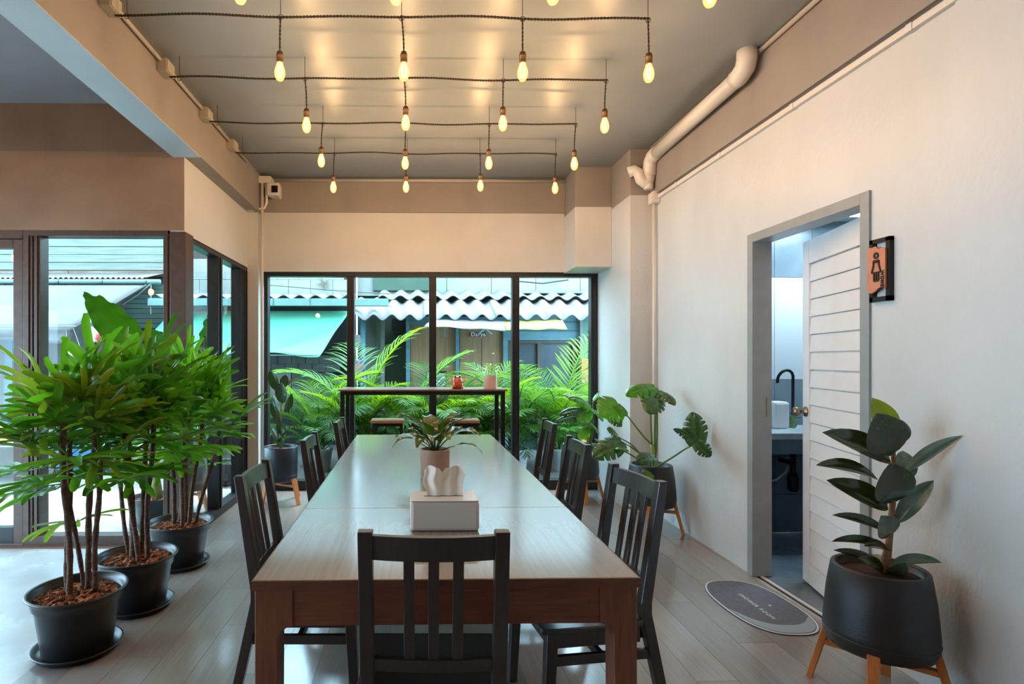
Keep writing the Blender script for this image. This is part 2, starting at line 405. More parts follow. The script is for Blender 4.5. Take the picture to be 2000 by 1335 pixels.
MB().lathe([(0, 0), (.022, 0), (.023, .06), (.01, .08), (.008, .10), (0, .10)], 16).build('bottle_body', mat('green_glass', '5b7a3c', rough=.1, spec=.8), sb, smooth=True)
MB().lathe([(0, .10), (.01, .10), (.01, .115), (.004, .118), (.004, .14), (0, .14)], 12).build('pump', M_black, sb)
pb = MB().box(-.06, .06, -.06, .06, 0, .20).build('paper_dispenser', M_doorw, None, bevel=.02); pb.location = (2.70, 4.18, .845)
tag(pb, 'white rounded box standing on the restroom counter', 'dispenser')
dr = thing('drain_pipe', 'black bottle trap under the restroom counter', 'pipe', (2.86, 4.24, 0))
MB().tube([(0, 0, .80), (0, 0, .50), (.0, 0, .42)], .02, 10).build('tail_pipe', M_black, dr, smooth=True)
MB().lathe([(0, .36), (.03, .36), (.04, .38), (.04, .46), (.03, .5), (0, .5)], 16).build('trap_cup', M_black, dr, smooth=True)
MB().tube([(0, 0, .68), (-.09, 0, .69)], .018, 10).build('valve', M_black, dr)
MB().tube([(0, .01, .57), (0, .15, .57)], .018, 10).build('wall_pipe', M_black, dr)
hs = MB().tube([(2.84, 4.27, .54), (2.80, 4.24, .50), (2.72, 4.22, .45), (2.6, 4.24, .42), (2.5, 4.3, .43), (2.46, 4.38, .46)], .008, 8).build('hose', M_pvc, None, smooth=True)
tag(hs, 'white hose curving under the restroom counter', 'hose')

# ------------------------------------------------------------------ restroom sign
sg = thing('restroom_sign', 'copper coloured restroom sign with black figure and lettering beside the door', 'sign', (XR, 2.522, 1.62), 0)
# local: u along -y (towards the camera = right in the photo), wall normal -x
def su(u, z, d): return (-d, -u, z)
def sbox(mb, u0, u1, z0, z1, d0, d1): return mb.box(-d1, -d0, -u1, -u0, z0, z1)
fr = MB(); sbox(fr, -.055, -.037, 0, .285, 0, .022); sbox(fr, .035, .055, 0, .285, 0, .022); sbox(fr, -.055, .055, .267, .285, 0, .022); sbox(fr, -.055, .055, 0, .022, 0, .022)
fr.build('sign_frame', M_black, sg)
top = [(-.058+.01*i, .243+.008*math.sin(i*.55)+.004*math.sin(i*1.7)) for i in range(11)]
bot = [(-.058+.01*i, .052-.012*math.sin(i*.62)) for i in range(10, -1, -1)]
poly = [(-u, z) for u, z in top+bot]
MB().prism(poly, -.030, -.022, 'x').build('sign_board', mat('copper_board', 'c07a5c', 'cc8768', 12, rough=.5), sg)
ink = mat('sign_ink', '241512', rough=.6)
pg = MB()
def loop(pts, w, closed=True):
    n = len(pts)
    for i in range(n if closed else n-1):
        a, b = pts[i], pts[(i+1) % n]; pg.bar(su(a[0], a[1], .0325), su(b[0], b[1], .0325), w, .004, up=(1, 0, 0))
loop([(-.005+.0105*math.cos(a), .208+.0115*math.sin(a)) for a in [i*PI/7 for i in range(14)]], .007)
loop([(-.019, .184), (-.012, .187), (-.005, .176), (.003, .187), (.010, .184), (.010, .165), (.021, .132), (.008, .132), (.008, .093), (-.016, .093), (-.016, .132), (-.029, .132), (-.019, .165)], .0065)
loop([(-.016, .132), (.008, .132)], .005, False); loop([(-.004, .13), (-.004, .095)], .005, False)
pg.build('pictogram', ink, sg)
tm = text_mesh('lettering', 'WOMEN', .022, ink, .0015, 1.05, .0006)
o = put('lettering', tm, sg)
# text x runs downwards (-z), text up towards +u  (u = -y)
o.matrix_basis = Matrix(((0, 0, -1, -.0325), (0, -1, 0, -.028), (-1, 0, 0, .092), (0, 0, 0, 1)))

# ------------------------------------------------------------------ oval mat
mt = thing('door_mat', 'oval grey mat with white lettering on the floor by the restroom door', 'mat', (1.885, 3.09, 0))
def oval(a, b, n=56, p=2.6): return [(a*math.copysign(abs(math.cos(t))**(2/p), math.cos(t)), b*math.copysign(abs(math.sin(t))**(2/p), math.sin(t))) for t in [2*PI*i/n for i in range(n)]]
MB().prism(oval(.205, .345), .0, .004).build('backing', M_rub, mt)
MB().prism(oval(.202, .342), .004, .006).build('rim', mat('mat_rim', 'c9ced2', rough=.8), mt)
MB().prism(oval(.193, .333), .006, .0075).build('pile', mat('mat_pile', '5a5c66', '646670', 60, rough=.95, bump=.1), mt)
cres = []
for i in range(21):
    t = PI*1.03+(PI*.85)*i/20; cres.append((.190*math.copysign(abs(math.cos(t))**(2/2.6), math.cos(t)), .330*math.copysign(abs(math.sin(t))**(2/2.6), math.sin(t))))
inn = []
for i in range(21):
    t = PI*1.03+(PI*.85)*(20-i)/20; w = math.sin(PI*(20-i)/20)**.6
    inn.append(((.190-.055*w)*math.copysign(abs(math.cos(t))**(2/2.6), math.cos(t)), (.330-.085*w)*math.copysign(abs(math.sin(t))**(2/2.6), math.sin(t))))
MB().prism(cres+inn, .0075, .0082).build('crescent', mat('mat_crescent', '8f9aa3', rough=.9), mt)
wt = mat('mat_print', 'd5d8da', rough=.8)
o = put('lettering', text_mesh('lettering', 'SHOWER ROOM', .034, wt, .0004, 1.35), mt)
o.matrix_basis = Matrix(((0, 1, 0, -.02), (-1, 0, 0, -.02), (0, 0, 1, .0082), (0, 0, 0, 1)))
MB().prism([(.055, -.01), (.07, -.018), (.055, -.026)], .0075, .0084).build('mark', wt, mt)

# ------------------------------------------------------------------ pipes, conduits, boxes
def pipe(name, pts, r_, label, m=M_conduit, cat='pipe', n=10):
    o = MB().tube(pts, r_, n).build(name, m, None, smooth=True); return tag(o, label, cat)
dp = thing('waste_pipe', 'thick white waste pipe with elbows under the ceiling by the right wall', 'pipe', (2.0, 3.4, ZC))
MB().tube([(0, -.02, .01), (0, -.018, -.05), (0, 0, -.095), (0, .06, -.12), (0, .10, -.12)], .057, 14).build('elbow', M_pvc, dp, smooth=True)
MB().tube([(0, .09, -.12), (.035, 1.36, -.12)], .05, 14).build('pipe_run', M_pvc, dp, smooth=True)
MB().tube([(.035, 1.34, -.12), (.036, 1.42, -.12), (.036, 1.47, -.15), (.036, 1.49, -.21), (.036, 1.49, -.27)], .057, 14).build('elbow', M_pvc, dp, smooth=True)
MB().tube([(.036, 1.49, -.26), (.03, 1.495, -.31), (.0, 1.5, -.33), (-.03, 1.505, -.30), (-.05, 1.51, -.24), (-.085, 1.52, -.21), (-.13, 1.54, -.225)], .048, 14).build('trap_bend', M_pvc, dp, smooth=True)
MB().lathe([(0, 0), (.04, 0), (.04, .05), (0, .05)], 14).build('trap_cap', M_pvc, dp).location = (.03, 1.495, -.385)
pipe('conduit', [(XR-.055, YREAR, ZC-.02), (XR-.055, 4.9, ZC-.02)], .014, 'thin grey conduit in the corner of ceiling and right wall beam')
tr = thing('cable_trunking', 'white cable trunking along the foot of the right wall beam', 'trunking', (XR-.012, 0, 2.765))
MB().box(-.012, .012, YREAR, 4.86, -.014, .014).build('trunk', M_pvc, tr, bevel=.002)
for y in (2.35, 3.1, 3.85, 4.5): MB().box(-.016, .013, y, y+.03, -.017, .017).build('coupler', M_pvc, tr, bevel=.002)
jb = thing('junction_box', 'white junction box at the end of the right wall trunking', 'junction box', (XR-.002, 4.90, 2.765))
MB().box(-.06, 0, -.05, .05, -.05, .05).build('housing', M_pvc, jb, bevel=.004)
MB().box(-.066, -.06, -.045, .045, -.045, .045).build('lid', M_pvc, jb, bevel=.002)
pipe('conduit', [(XR-.03, 4.915, 2.72), (XR-.03, 4.915, .02)], .014, 'white vertical conduit down the right wall corner behind the monstera', M_pvc)
pipe('conduit', [(-1.50, YB-.055, ZC-.03), (1.54, YB-.055, ZC-.03)], .015, 'horizontal conduit along the ceiling over the back window')
pipe('conduit', [(XB1+.022, YREAR, ZC-.05), (XB1+.022, 5.2, ZC-.05)], .012, 'conduit along the top of the left ceiling beam linking the cable boxes')
# corner: box, camera, conduits
cb = thing('junction_box', 'white box under the ceiling above the security camera', 'junction box', (-1.52, 5.70, 3.16))
MB().box(-.065, .065, -.03, .12, -.035, .035).build('housing', M_pvc, cb, bevel=.004)
MB().box(-.06, .06, -.034, -.03, -.03, .03).build('lid', M_pvc, cb, bevel=.001)
cc = thing('security_camera', 'white security camera with a dark lens in the ceiling corner', 'camera', (-1.43, 5.70, 3.06))
MB().box(-.05, .05, .06, .13, -.06, .06).build('mount_plate', M_pvc, cc, bevel=.01)
MB().box(-.065, .065, -.05, .06, -.065, .065).build('housing', M_pvc, cc, bevel=.018)
MB().box(-.01, .055, -.062, -.05, -.04, .03).build('lens_cover', M_black, cc, bevel=.012)
MB().lathe([(0, 0), (.014, 0), (.014, .006), (0, .006)], 16, M=Matrix.Translation((.022, -.062, -.005)) @ Matrix.Rotation(PI/2, 4, 'X')).build('lens', mat('lens_glass', '0a0a12', rough=.05), cc)
pipe('conduit', [(-1.545, 5.69, 3.125), (-1.545, 5.69, .02)], .016, 'white vertical conduit beside the left end of the back window', M_pvc)
pipe('conduit', [(-1.505, 5.69, 3.125), (-1.50, 5.69, 2.93), (-1.52, 5.69, 2.88), (-1.60, 5.68, 2.86), (-1.66, 5.68, 2.862)], .013, 'short curved conduit below the security camera box', M_pvc)
gb = MB().box(-.05, .02, -.04, .03, -.035, .035).build('junction_box', M_pvc, None, bevel=.006); gb.location = (-1.64, 5.66, 2.87)
tag(gb, 'small white conduit box at the top of the corner strip', 'junction box')
# ------------------------------------------------------------------ strings of filament bulbs
M_cord = mat('twisted_cord', '2a241f', '3a332c', 60, rough=.8)
M_sock = mat('bronze_socket', '5a4632', '6a543c', 30, rough=.4, metal=.6)
gm = bpy.data.materials.new('bulb_glass'); gm.use_nodes = True
nt = gm.node_tree; nt.nodes.remove(nt.nodes['Principled BSDF'])
t_ = nt.nodes.new('ShaderNodeBsdfTransparent'); t_.inputs[0].default_value = (1, .93, .80, 1)
e_ = nt.nodes.new('ShaderNodeEmission'); e_.inputs[0].default_value = (1, .50, .13, 1); e_.inputs[1].default_value = .75
a_ = nt.nodes.new('ShaderNodeAddShader'); nt.links.new(t_.outputs[0], a_.inputs[0]); nt.links.new(e_.outputs[0], a_.inputs[1])
nt.links.new(a_.outputs[0], nt.nodes['Material Output'].inputs[0])
M_fil = mat('filament', 'ffffff', emit='ffc070', estr=45)
BX = [-.685, -.072, .543, 1.185]; BY = [2.235, 2.864, 3.496, 4.161, 4.762]; ZS = 3.095; ZBULB = 2.82
cord_me = None
bulb_l = bpy.data.lights.new('bulb_light', 'POINT'); bulb_l.energy = BULB_W; bulb_l.color = (1, .62, .32); bulb_l.shadow_soft_size = .022
prof = [(0, -.052), (.008, -.051), (.016, -.046), (.023, -.034), (.0265, -.018), (.0265, -.004), (.023, .012), (.018, .026), (.0145, .036), (.0135, .040)]
bulb_me = MB().lathe(prof, 20).mesh('bulb', gm, True)
f_ = MB()
for s in (-1, 1):
    f_.tube([(s*.007, 0, .030), (s*.009, .002, -.005), (s*.006, 0, -.030)], .0022, 5)
f_.tube([(-.006, 0, -.030), (0, .003, -.034), (.006, 0, -.030)], .002, 5)
fil_me = f_.mesh('filament', M_fil)
sock_me = MB().lathe([(0, .038), (.0165, .038), (.0175, .044), (.0175, .072), (.019, .074), (.019, .080), (.0165, .084), (.015, .094), (.008, .099), (0, .10)], 18).mesh('socket', M_sock, True)
rown = ['nearest row', 'second row', 'third row', 'fourth row', 'far row by the back wall']
coln = ['leftmost', 'second from left', 'third from left', 'rightmost']
for j, y in enumerate(BY):
    # twisted cable of the row
    x0, x1 = XB1+.055, BX[3]+.01
    mb = MB(); n = int((x1-x0)/.0045)
    for s in (0, PI):
        pts = []
        for i in range(n+1):
            x = x0+(x1-x0)*i/n; a = s+2*PI*x/.034
            sag = .004*math.sin(x*5+j)-.004*math.sin(x*9+2*j)
            pts.append((x, y+.0035*math.cos(a), ZS+sag+.0035*math.sin(a)))
        mb.tube(pts, .0034, 5)
    cab = thing('light_cable', 'twisted brown cable carrying the %s of bulbs' % rown[j], 'cable', (x0, y, ZS), group='bulb cables under the ceiling')
    o = mb.build('twisted_cord', M_cord, cab, smooth=True); o.location = (-x0, -y, -ZS)
    for x in [x0+.06]+BX:
        hk = MB().tube([(x-x0, 0, .012), (x-x0, 0, ZC-ZS)], .002, 5)
        hk.tube([(x-x0+.012*math.cos(a), 0, -.006+.014*math.sin(a)) for a in [i*PI/6 for i in range(13)]], .002, 5)
        hk.build('ceiling_hook', M_sock, cab)
    bx = thing('cable_box', 'grey cable box on the beam feeding the %s of bulbs' % rown[j], 'junction box', (XB1, y, ZC-.075), group='cable boxes on the left beam')
    MB().box(0, .06, -.055, .055, -.04, .04).build('housing', M_box, bx, bevel=.004)
    MB().box(.06, .066, -.05, .05, -.035, .035).build('lid', M_box, bx, bevel=.002)
    for i, x in enumerate(BX):
        zt = random.uniform(-.012, .012); tx = random.uniform(-.012, .012)
        b = thing('pendant_bulb', 'glowing filament bulb, %s in the %s' % (coln[i], rown[j]), 'light bulb', (x+tx, y, ZBULB+zt), group='filament bulbs on ceiling cables')
        mb = MB(); L_ = ZS-(ZBULB+zt)-.098
        for s in (0, PI):
            mb.tube([(-tx*(k/14)**2+.003*math.cos(s+k*1.9), .003*math.sin(s+k*1.9), .097+L_*k/14) for k in range(15)], .0028, 5)
        mb.build('cord', M_cord, b, smooth=True)
        put('socket', sock_me, b); g_ = put('bulb', bulb_me, b); put('filament', fil_me, g_)
        lo = put('bulb_light', bulb_l, b); lo.location = (0, 0, -.012)

# ------------------------------------------------------------------ globe bulbs in the part of the room out of view
M_lamps = mat('globe_diffuser', 'ffffff', emit='ffb877', estr=LAMP_W*12)
for i, (x, y, n_) in enumerate([(-4.2, 2.4, 'nearest the shop door'), (-4.2, -.6, 'at the far left'), (-2.6, 1.4, 'left of the beam'), (-2.4, -2.0, 'in the rear corner')]):
    t = thing('pendant_globe', 'round glowing globe bulb hanging %s' % n_, 'lamp', (x, y, 2.42), group='globe bulbs in the rest of the room')
    MB().lathe([(0, -.05), (.02, -.046), (.04, -.03), (.05, 0), (.04, .03), (.022, .046), (.018, .055)], 20).build('globe', M_lamps, t, smooth=True)
    MB().lathe([(0, .05), (.02, .05), (.022, .06), (.022, .10), (.012, .115), (0, .118)], 16).build('socket', M_sock, t, smooth=True)
    MB().tube([(0, 0, .11), (0, 0, ZC-2.42)], .004, 6).build('cord', M_cord, t)

# ------------------------------------------------------------------ long dining table
M_top = mat('oak_with_reflection_tint', '7f776c', '8b8378', 9, (10, .25, 1), rough=.26, coat=1, coat_rough=.17, detail=6)  # same wood as the apron, greyed: window reflection put into the base colour
M_tw = mat('stained_oak', '6a3a26', '7d4830', 10, (.8, 8, 8), rough=.42, bump=.06, detail=6)
M_tl = mat('stained_oak_leg', '6c3b26', '7f4a31', 10, (8, 8, .8), rough=.42, bump=.06, detail=6)
TW, TL, TZ = 1.09, 3.03, .745
tb = thing('dining_table', 'long reddish brown wooden dining table in the middle of the room', 'table', (.0886, 1.575, 0), math.radians(.42))
hw = TW/2
MB().box(-hw+.003, hw-.003, .003, .7575, TZ-.027, TZ).build('tabletop_panel', M_top, tb, bevel=.002)
MB().box(-hw+.003, hw-.003, .7595, TL-.003, TZ-.027, TZ).build('tabletop_panel', M_top, tb, bevel=.002)
M_edge = mat('stained_oak_edge', '5e3626', '70432f', 10, (.8, .8, 8), rough=.4, detail=6)
for x0, x1, y0, y1 in ((-hw, hw, 0, .003), (-hw, hw, TL-.003, TL), (-hw, -hw+.003, .003, TL-.003), (hw-.003, hw, .003, TL-.003)):
    MB().box(x0, x1, y0, y1, TZ-.028, TZ-.0015).build('edge_band', M_edge, tb)
za = TZ-.027; zl = za-.105
def leg_poly(s):      # leg seen from the front with the rounded inner corner, s = side
    p = [(0, 0), (.062, 0), (.066, zl-.04)]
    p += [(.066+.04*(1-math.cos(a)), zl-.04+.04*math.sin(a)) for a in [PI/2*i/6 for i in range(1, 7)]]
    p += [(.106, za), (0, za)]
    return [(s*(hw-.007-x), z) for x, z in p]
for s in (-1, 1):
    for y0, y1 in ((.008, .085), (TL-.085, TL-.008)):
        MB().prism(leg_poly(s), y0, y1, 'y').build('leg', M_tl, tb, bevel=.003, fixn=True)
for y in (.012, TL-.037): MB().box(-hw+.1135, hw-.1135, y, y+.025, zl, za).build('apron', M_tw, tb, bevel=.0015)
M_ta = mat('stained_oak_side', '6a3a26', '7d4830', 10, (8, .8, 8), rough=.42, detail=6)
for s in (-1, 1):
    for y0, y1 in ((.086, .7575), (.7595, TL-.086)):
        MB().box(s*(hw-.022)-.012, s*(hw-.022)+.012, y0, y1, zl, za).build('side_apron', M_ta, tb, bevel=.0015)

# ------------------------------------------------------------------ chairs
M_ch = mat('black_stained_pine', '211b19', '2a2320', 14, (6, 6, 1), rough=.34, coat=.5, coat_rough=.25)
M_chs = mat('black_seat_lacquer', '2a2827', '32302e', 8, (1, 6, 1), rough=.27, coat=.3, coat_rough=.15)
CHW = .40
def make_chair(label):
    """faces +y: seat front at +y, origin on the floor below the middle of the back"""
    t = thing('dining_chair', label, 'chair', group='dining chairs around the long table')
    h = CHW/2-.02
    def ypost(z): return .06 - .0*z if z < .45 else .06-(z-.45)*.145
    for s in (-1, 1):
        q = [(-.035, 0), (.06, .44), (.06, .46), (ypost(.91)-.0, .91)]
        yz = [(q[0][0]-.018, 0), (q[0][0]+.018, 0), (.082, .43), (.082, .47), (ypost(.91)+.017, .91), (ypost(.91)-.017, .91), (.040, .47), (.040, .43)]
        MB().prism(yz, s*h-.0195, s*h+.0195, 'x').build('back_leg', M_ch, t, bevel=.003, fixn=True)
        MB().bar((s*(h+.016), .445, 0), (s*(h+.014), .425, .39), .034, .034, up=(0, 1, 0), w2=.042, h2=.042).build('front_leg', M_ch, t, bevel=.003)
        MB().box(s*(h-.004)-.011, s*(h-.004)+.011, .08, .41, .325, .39).build('side_rail', M_ch, t, bevel=.002)
        MB().box(s*(h)-.010, s*(h)+.010, .045, .425, .262, .297).build('stretcher', M_ch, t, bevel=.002)
    # top rail, slightly bowed
    def rail(z0, z1, th=.019, bow=.018):
        mb = MB(); n = 8; w = h-.018; y0 = ypost((z0+z1)/2)
        lean = -.145
        for k in range(n):
            a, b = -w+2*w*k/n, -w+2*w*(k+1)/n
            ya, yb = -bow*(1-(a/w)**2), -bow*(1-(b/w)**2)
            vs = []
            for x, yy in ((a, ya), (b, yb)):
                for z in (z0, z1):
                    yc = ypost(z)+yy
                    vs += [(x, yc-th/2, z), (x, yc+th/2, z)]
            mb.add(vs, [(0, 2, 3, 1), (4, 5, 7, 6), (0, 1, 5, 4), (2, 6, 7, 3), (0, 4, 6, 2), (1, 3, 7, 5)])
        return mb
    rail(.832, .898).build('top_rail', M_ch, t)
    rail(.515, .550, bow=.010).build('lower_rail', M_ch, t)
    for x in (-.065, 0, .065):
        b0 = -.010*(1-(x/.16)**2); b1 = -.018*(1-(x/.16)**2)
        MB().bar((x, ypost(.545)+b0, .545), (x, ypost(.84)+b1, .84), .029, .013, up=(0, 1, 0)).build('slat', M_ch, t, bevel=.002)
    MB().prism([(-.198, .07), (.198, .07), (.222, .16), (.222, .455), (.212, .468), (-.212, .468), (-.222, .455), (-.222, .16)], .39, .412).build('seat', M_chs, t, bevel=.005)
    MB().box(-h+.02, h-.02, .405, .427, .325, .39).build('front_rail', M_ch, t, bevel=.002)
    MB().box(-h+.02, h-.02, .05, .07, .325, .39).build('rear_rail', M_ch, t, bevel=.002)
    MB().box(-h+.01, h-.01, .215, .235, .264, .294).build('cross_stretcher', M_ch, t, bevel=.002)
    return t
ch0 = make_chair('black slatted wooden chair at the near end of the dining table, seen from behind')
spots = [(.047, 1.488, -.9, None),
         (-.672, 2.37, -91, 'black wooden chair nearest the camera on the left side of the dining table'),
         (-.622, 3.33, -90, 'black wooden chair in the middle of the left side of the dining table'),
         (-.565, 4.20, -90, 'black wooden chair farthest away on the left side of the dining table'),
         (.875, 2.25, 98, 'black wooden chair nearest the camera on the right side of the dining table'),
         (.90, 3.14, 90, 'black wooden chair in the middle of the right side of the dining table'),
         (.968, 4.10, 88, 'black wooden chair farthest away on the right side of the dining table')]
for i, (x, y, a, lb) in enumerate(spots):
    c = ch0 if i == 0 else copy_tree(ch0)
    if lb: c['label'] = lb
    c.location = (x, y, 0); c.rotation_euler = (0, 0, math.radians(a))

# ------------------------------------------------------------------ things on the dining table
ts = thing('tissue_box', 'white tissue box with a tissue pulled up on the dining table', 'tissue box', (.103, 2.085, TZ), math.radians(.4))
M_tb = mat('cream_plastic', 'd8cdc2', rough=.35)
MB().box(-.124, .124, -.075, .075, 0, .106).build('box_body', M_tb, ts, bevel=.012)
MB().box(-.122, .122, -.073, .073, .1062, .1095).build('lid', mat('white_gloss_lid', 'dfe2e2', rough=.12), ts, bevel=.002)
MB().box(-.072, .072, -.006, .006, .1095, .1102).build('slot', M_black, ts)
def tis(u, v):
    w = .062+.014*math.sin(v*2.2)
    x = (u-.5)*2*w+(.004*math.sin(v*9))
    top = .108*(1+.08*math.sin(u*PI*2.6+.6)-.16*math.exp(-((u-.46)/.06)**2)-.22*(abs(u-.5)*2)**3)
    y = .012*math.sin(u*PI*5.3)*(.25+v)+.010*math.sin(u*11+1)*v+.012*v*v
    return (x, y, .1095+top*v)
MB().grid(tis, 40, 10).build('tissue', mat('tissue_paper', 'dcd6cd', rough=.9, trans=.25), ts, smooth=True)
def cyl_pot(name, label, cat, loc, r0, r1, h, m, soil, n=36):
    t = thing(name, label, cat, loc)
    w = .006
    MB().lathe([(0, 0), (r0, 0), (r0+.001, .003), (r1, h-.003), (r1-.002, h), (r1-w+.001, h), (r1-w, h-.004), (r1-w, h-.02), (0, h-.02)], n).build('pot', m, t, smooth=False)
    MB().lathe([(0, h-.0195), (r1-w-.001, h-.0195), (r1-w-.001, h-.015), (r1*.5, h-.010), (0, h-.008)], n).build('soil', soil, t, smooth=True)
    return t
M_soil = mat('potting_soil', '2b1d15', '3c2a1e', 60, rough=.95, bump=.4)
M_peach = mat('peach_ceramic', 'c29a84', 'c79f89', 10, rough=.42)
# ------------------------------------------------------------------ leaf meshes
def path_curve(L, e0, e1, n, pw=1.5):      # points in the yz plane, turning from elevation e0 to e1
    p = [(0., 0.)]; y = z = 0.
    for i in range(n):
        a = e0+(e1-e0)*((i+.5)/n)**pw
        y += L/n*math.cos(a); z += L/n*math.sin(a); p.append((y, z))
    return p
def blade(mb, path, wfun, fold=.25, off=(0, 0, 0), nx=4, wav=0, seed=0):
    n = len(path)-1
    def fn(u, v):
        k = v*n; i = min(int(k), n-1); f = k-i
        y = path[i][0]*(1-f)+path[i+1][0]*f; z = path[i][1]*(1-f)+path[i+1][1]*f
        ty, tz = path[i+1][0]-path[i][0], path[i+1][1]-path[i][1]; l = math.hypot(ty, tz) or 1
        ny, nz = -tz/l, ty/l
        s = (u-.5)*2; x = s*wfun(v)/2
        d = abs(x)*fold+wav*math.sin(v*17+seed+(2 if s > 0 else 0))*s*s
        return (off[0]+x, off[1]+y+ny*d, off[2]+z+nz*d)
    mb.grid(fn, nx, n)
def w_ellip(p=.9, k=1.0):
    return lambda v: max(.012, k*(math.sin(PI*min(max(v, 0), 1)**p))**.75)
M_rubber = mat('rubber_leaf', '1b2a14', '26381b', 5, rough=.22, coat=.35, trans=.06, transc='4a6a1c')
M_rubber_u = mat('rubber_leaf_young', '6f8a22', '8aa030', 5, rough=.3, trans=.25, transc='a8c030')
M_rubber_r = mat('rubber_leaf_silver', '4d6558', '5b7464', 6, rough=.25, coat=.4)
M_monst = mat('monstera_leaf', '3a7a20', '4c942a', 6, rough=.28, coat=.3, trans=.32, transc='7fc020')
M_monst_d = mat('monstera_leaf_dark', '28502a', '3a6638', 6, rough=.25, coat=.4, trans=.12, transc='5c9020')
M_lily = mat('lily_leaf', '1f3d16', '31561f', 6, rough=.26, coat=.3, trans=.15, transc='5f9a20')
M_lily_l = mat('small_lily_leaf', '8fb070', 'b4cc98', 6, rough=.35, trans=.3, transc='b0d060')
M_rhapis = [mat('lady_palm_leaf_%s' % n, a, b, 5, rough=.34, trans=.35, transc=c) for n, a, b, c in (('deep', '24591a', '356f22', '5fa51c'), ('mid', '357a20', '48922a', '78bd1c'), ('olive', '4d6f22', '5f842b', '93b020'), ('fresh', '4a9a26', '60b02c', '9ae024'))]
M_areca = [mat('areca_leaf_%s' % n, a, b, 5, rough=.5, spec=.2, trans=.42, transc=c) for n, a, b, c in (('green', (.024, .100, .006), (.037, .127, .008), (.089, .231, .004)), ('bright', (.068, .153, .006), (.098, .195, .007), (.216, .366, .003)), ('pale', (.044, .127, .032), (.078, .191, .070), (.136, .270, .034)), ('deep', (.010, .061, .007), (.019, .091, .012), (.050, .175, .009)))]
M_aloc = mat('alocasia_leaf', (.019, .074, .002), (.031, .107, .004), 7, (6, 1, 1), rough=.5, spec=.25, trans=.22, transc=(.050, .168, .002), bump=.25)
M_stem_g = mat('green_stalk', '5c7a2e', '6c8a38', 8, rough=.4)
M_stem_p = mat('pale_stalk', '8a9a55', '9caa64', 8, rough=.45)
M_bark = mat('brown_stem', '7a5a40', '8d6b4d', 25, (1, 1, 3), rough=.7, bump=.3)
M_cane = mat('fibrous_cane', '4a3329', '6b5044', 40, (1, 1, 2.5), rough=.85, bump=.6)
M_chip = mat('bark_chip', '7c4426', 'b06a3e', 30, rough=.85, bump=.3)

rub_me = []
for k in range(3):
    mb = MB(); blade(mb, path_curve(1, .12-.02*k, -.18-.1*k, 10), w_ellip(.92, 1), .10+.06*k)
    rub_me.append(mb)
rubm = {(i, m.name): rub_me[i].mesh('rubber_leaf', m, True) for i in range(3) for m in (M_rubber, M_rubber_u, M_rubber_r)}
def place_leaf(plant, name, me, base, tip, w, nrm):
    b, t = local(plant, base), local(plant, tip); d = t-b; L = d.length
    return put(name, me, plant, axes(d, nrm, b, w, L, L))
def px_leaf(plant, name, me, Yb, b, t, dy, w, nrm, by=0):
    B = at(b[0], b[1], Y=Yb+by); Tp = at(t[0], t[1], Y=Yb+by+dy)
    ppm = FPX/(Yb+by)
    return place_leaf(plant, name, me, B, Tp, w/ppm, nrm)

# ------------------------------------------------------------------ planters on wooden legs
M_pot = mat('black_planter', '222427', '282a2d', 12, rough=.45, bump=.25, bscale=140, bdist=.003)
M_pots = mat('smooth_planter', '202530', '252a34', 12, rough=.4)
M_lw = mat('orange_wood', 'b3662c', 'c87a3a', 9, (6, 6, 1), rough=.42, bump=.05)
def planter(name, label, loc, rot, tapered=True, m=None, cat='potted plant'):
    t = thing(name, label, cat, loc, math.radians(rot))
    m = m or M_pot
    if tapered: pr = [(0, .200), (.145, .200), (.172, .212), (.186, .245), (.187, .29), (.176, .42), (.160, .525), (.156, .530), (.146, .530), (.143, .525), (.143, .49), (0, .49)]
    else: pr = [(0, .205), (.135, .205), (.152, .215), (.158, .25), (.160, .40), (.160, .525), (.157, .530), (.148, .530), (.145, .525), (.145, .49), (0, .49)]
    MB().lathe(pr, 44).build('pot', m, t, smooth=True)
    MB().lathe([(0, .4905), (.142, .4905), (.142, .495), (.07, .503), (0, .505)], 32).build('soil', M_soil, t, smooth=True)
    # saucer seam ring low on the pot
    MB().lathe([(.1882, .262), (.1892, .264), (.1882, .266)] if tapered else [(.1602, .262), (.1612, .264), (.1602, .266)], 44).build('seam', m, t, smooth=True)
    for a in (45, 135, 225, 315):
        c, s = math.cos(math.radians(a)), math.sin(math.radians(a))
        MB().bar((.235*c, .235*s, .0), (.172*c, .172*s, .235), .034, .022, up=(c, s, 0), w2=.040, h2=.026).build('leg', M_lw, t, bevel=.003)
    for a in (45, 135):
        c, s = math.cos(math.radians(a)), math.sin(math.radians(a)); dz = 0 if a == 45 else -.0205
        MB().bar((-.19*c, -.19*s, .188+dz), (.19*c, .19*s, .188+dz), .036, .02).build('cross_bar', M_lw, t, bevel=.002)
    return t

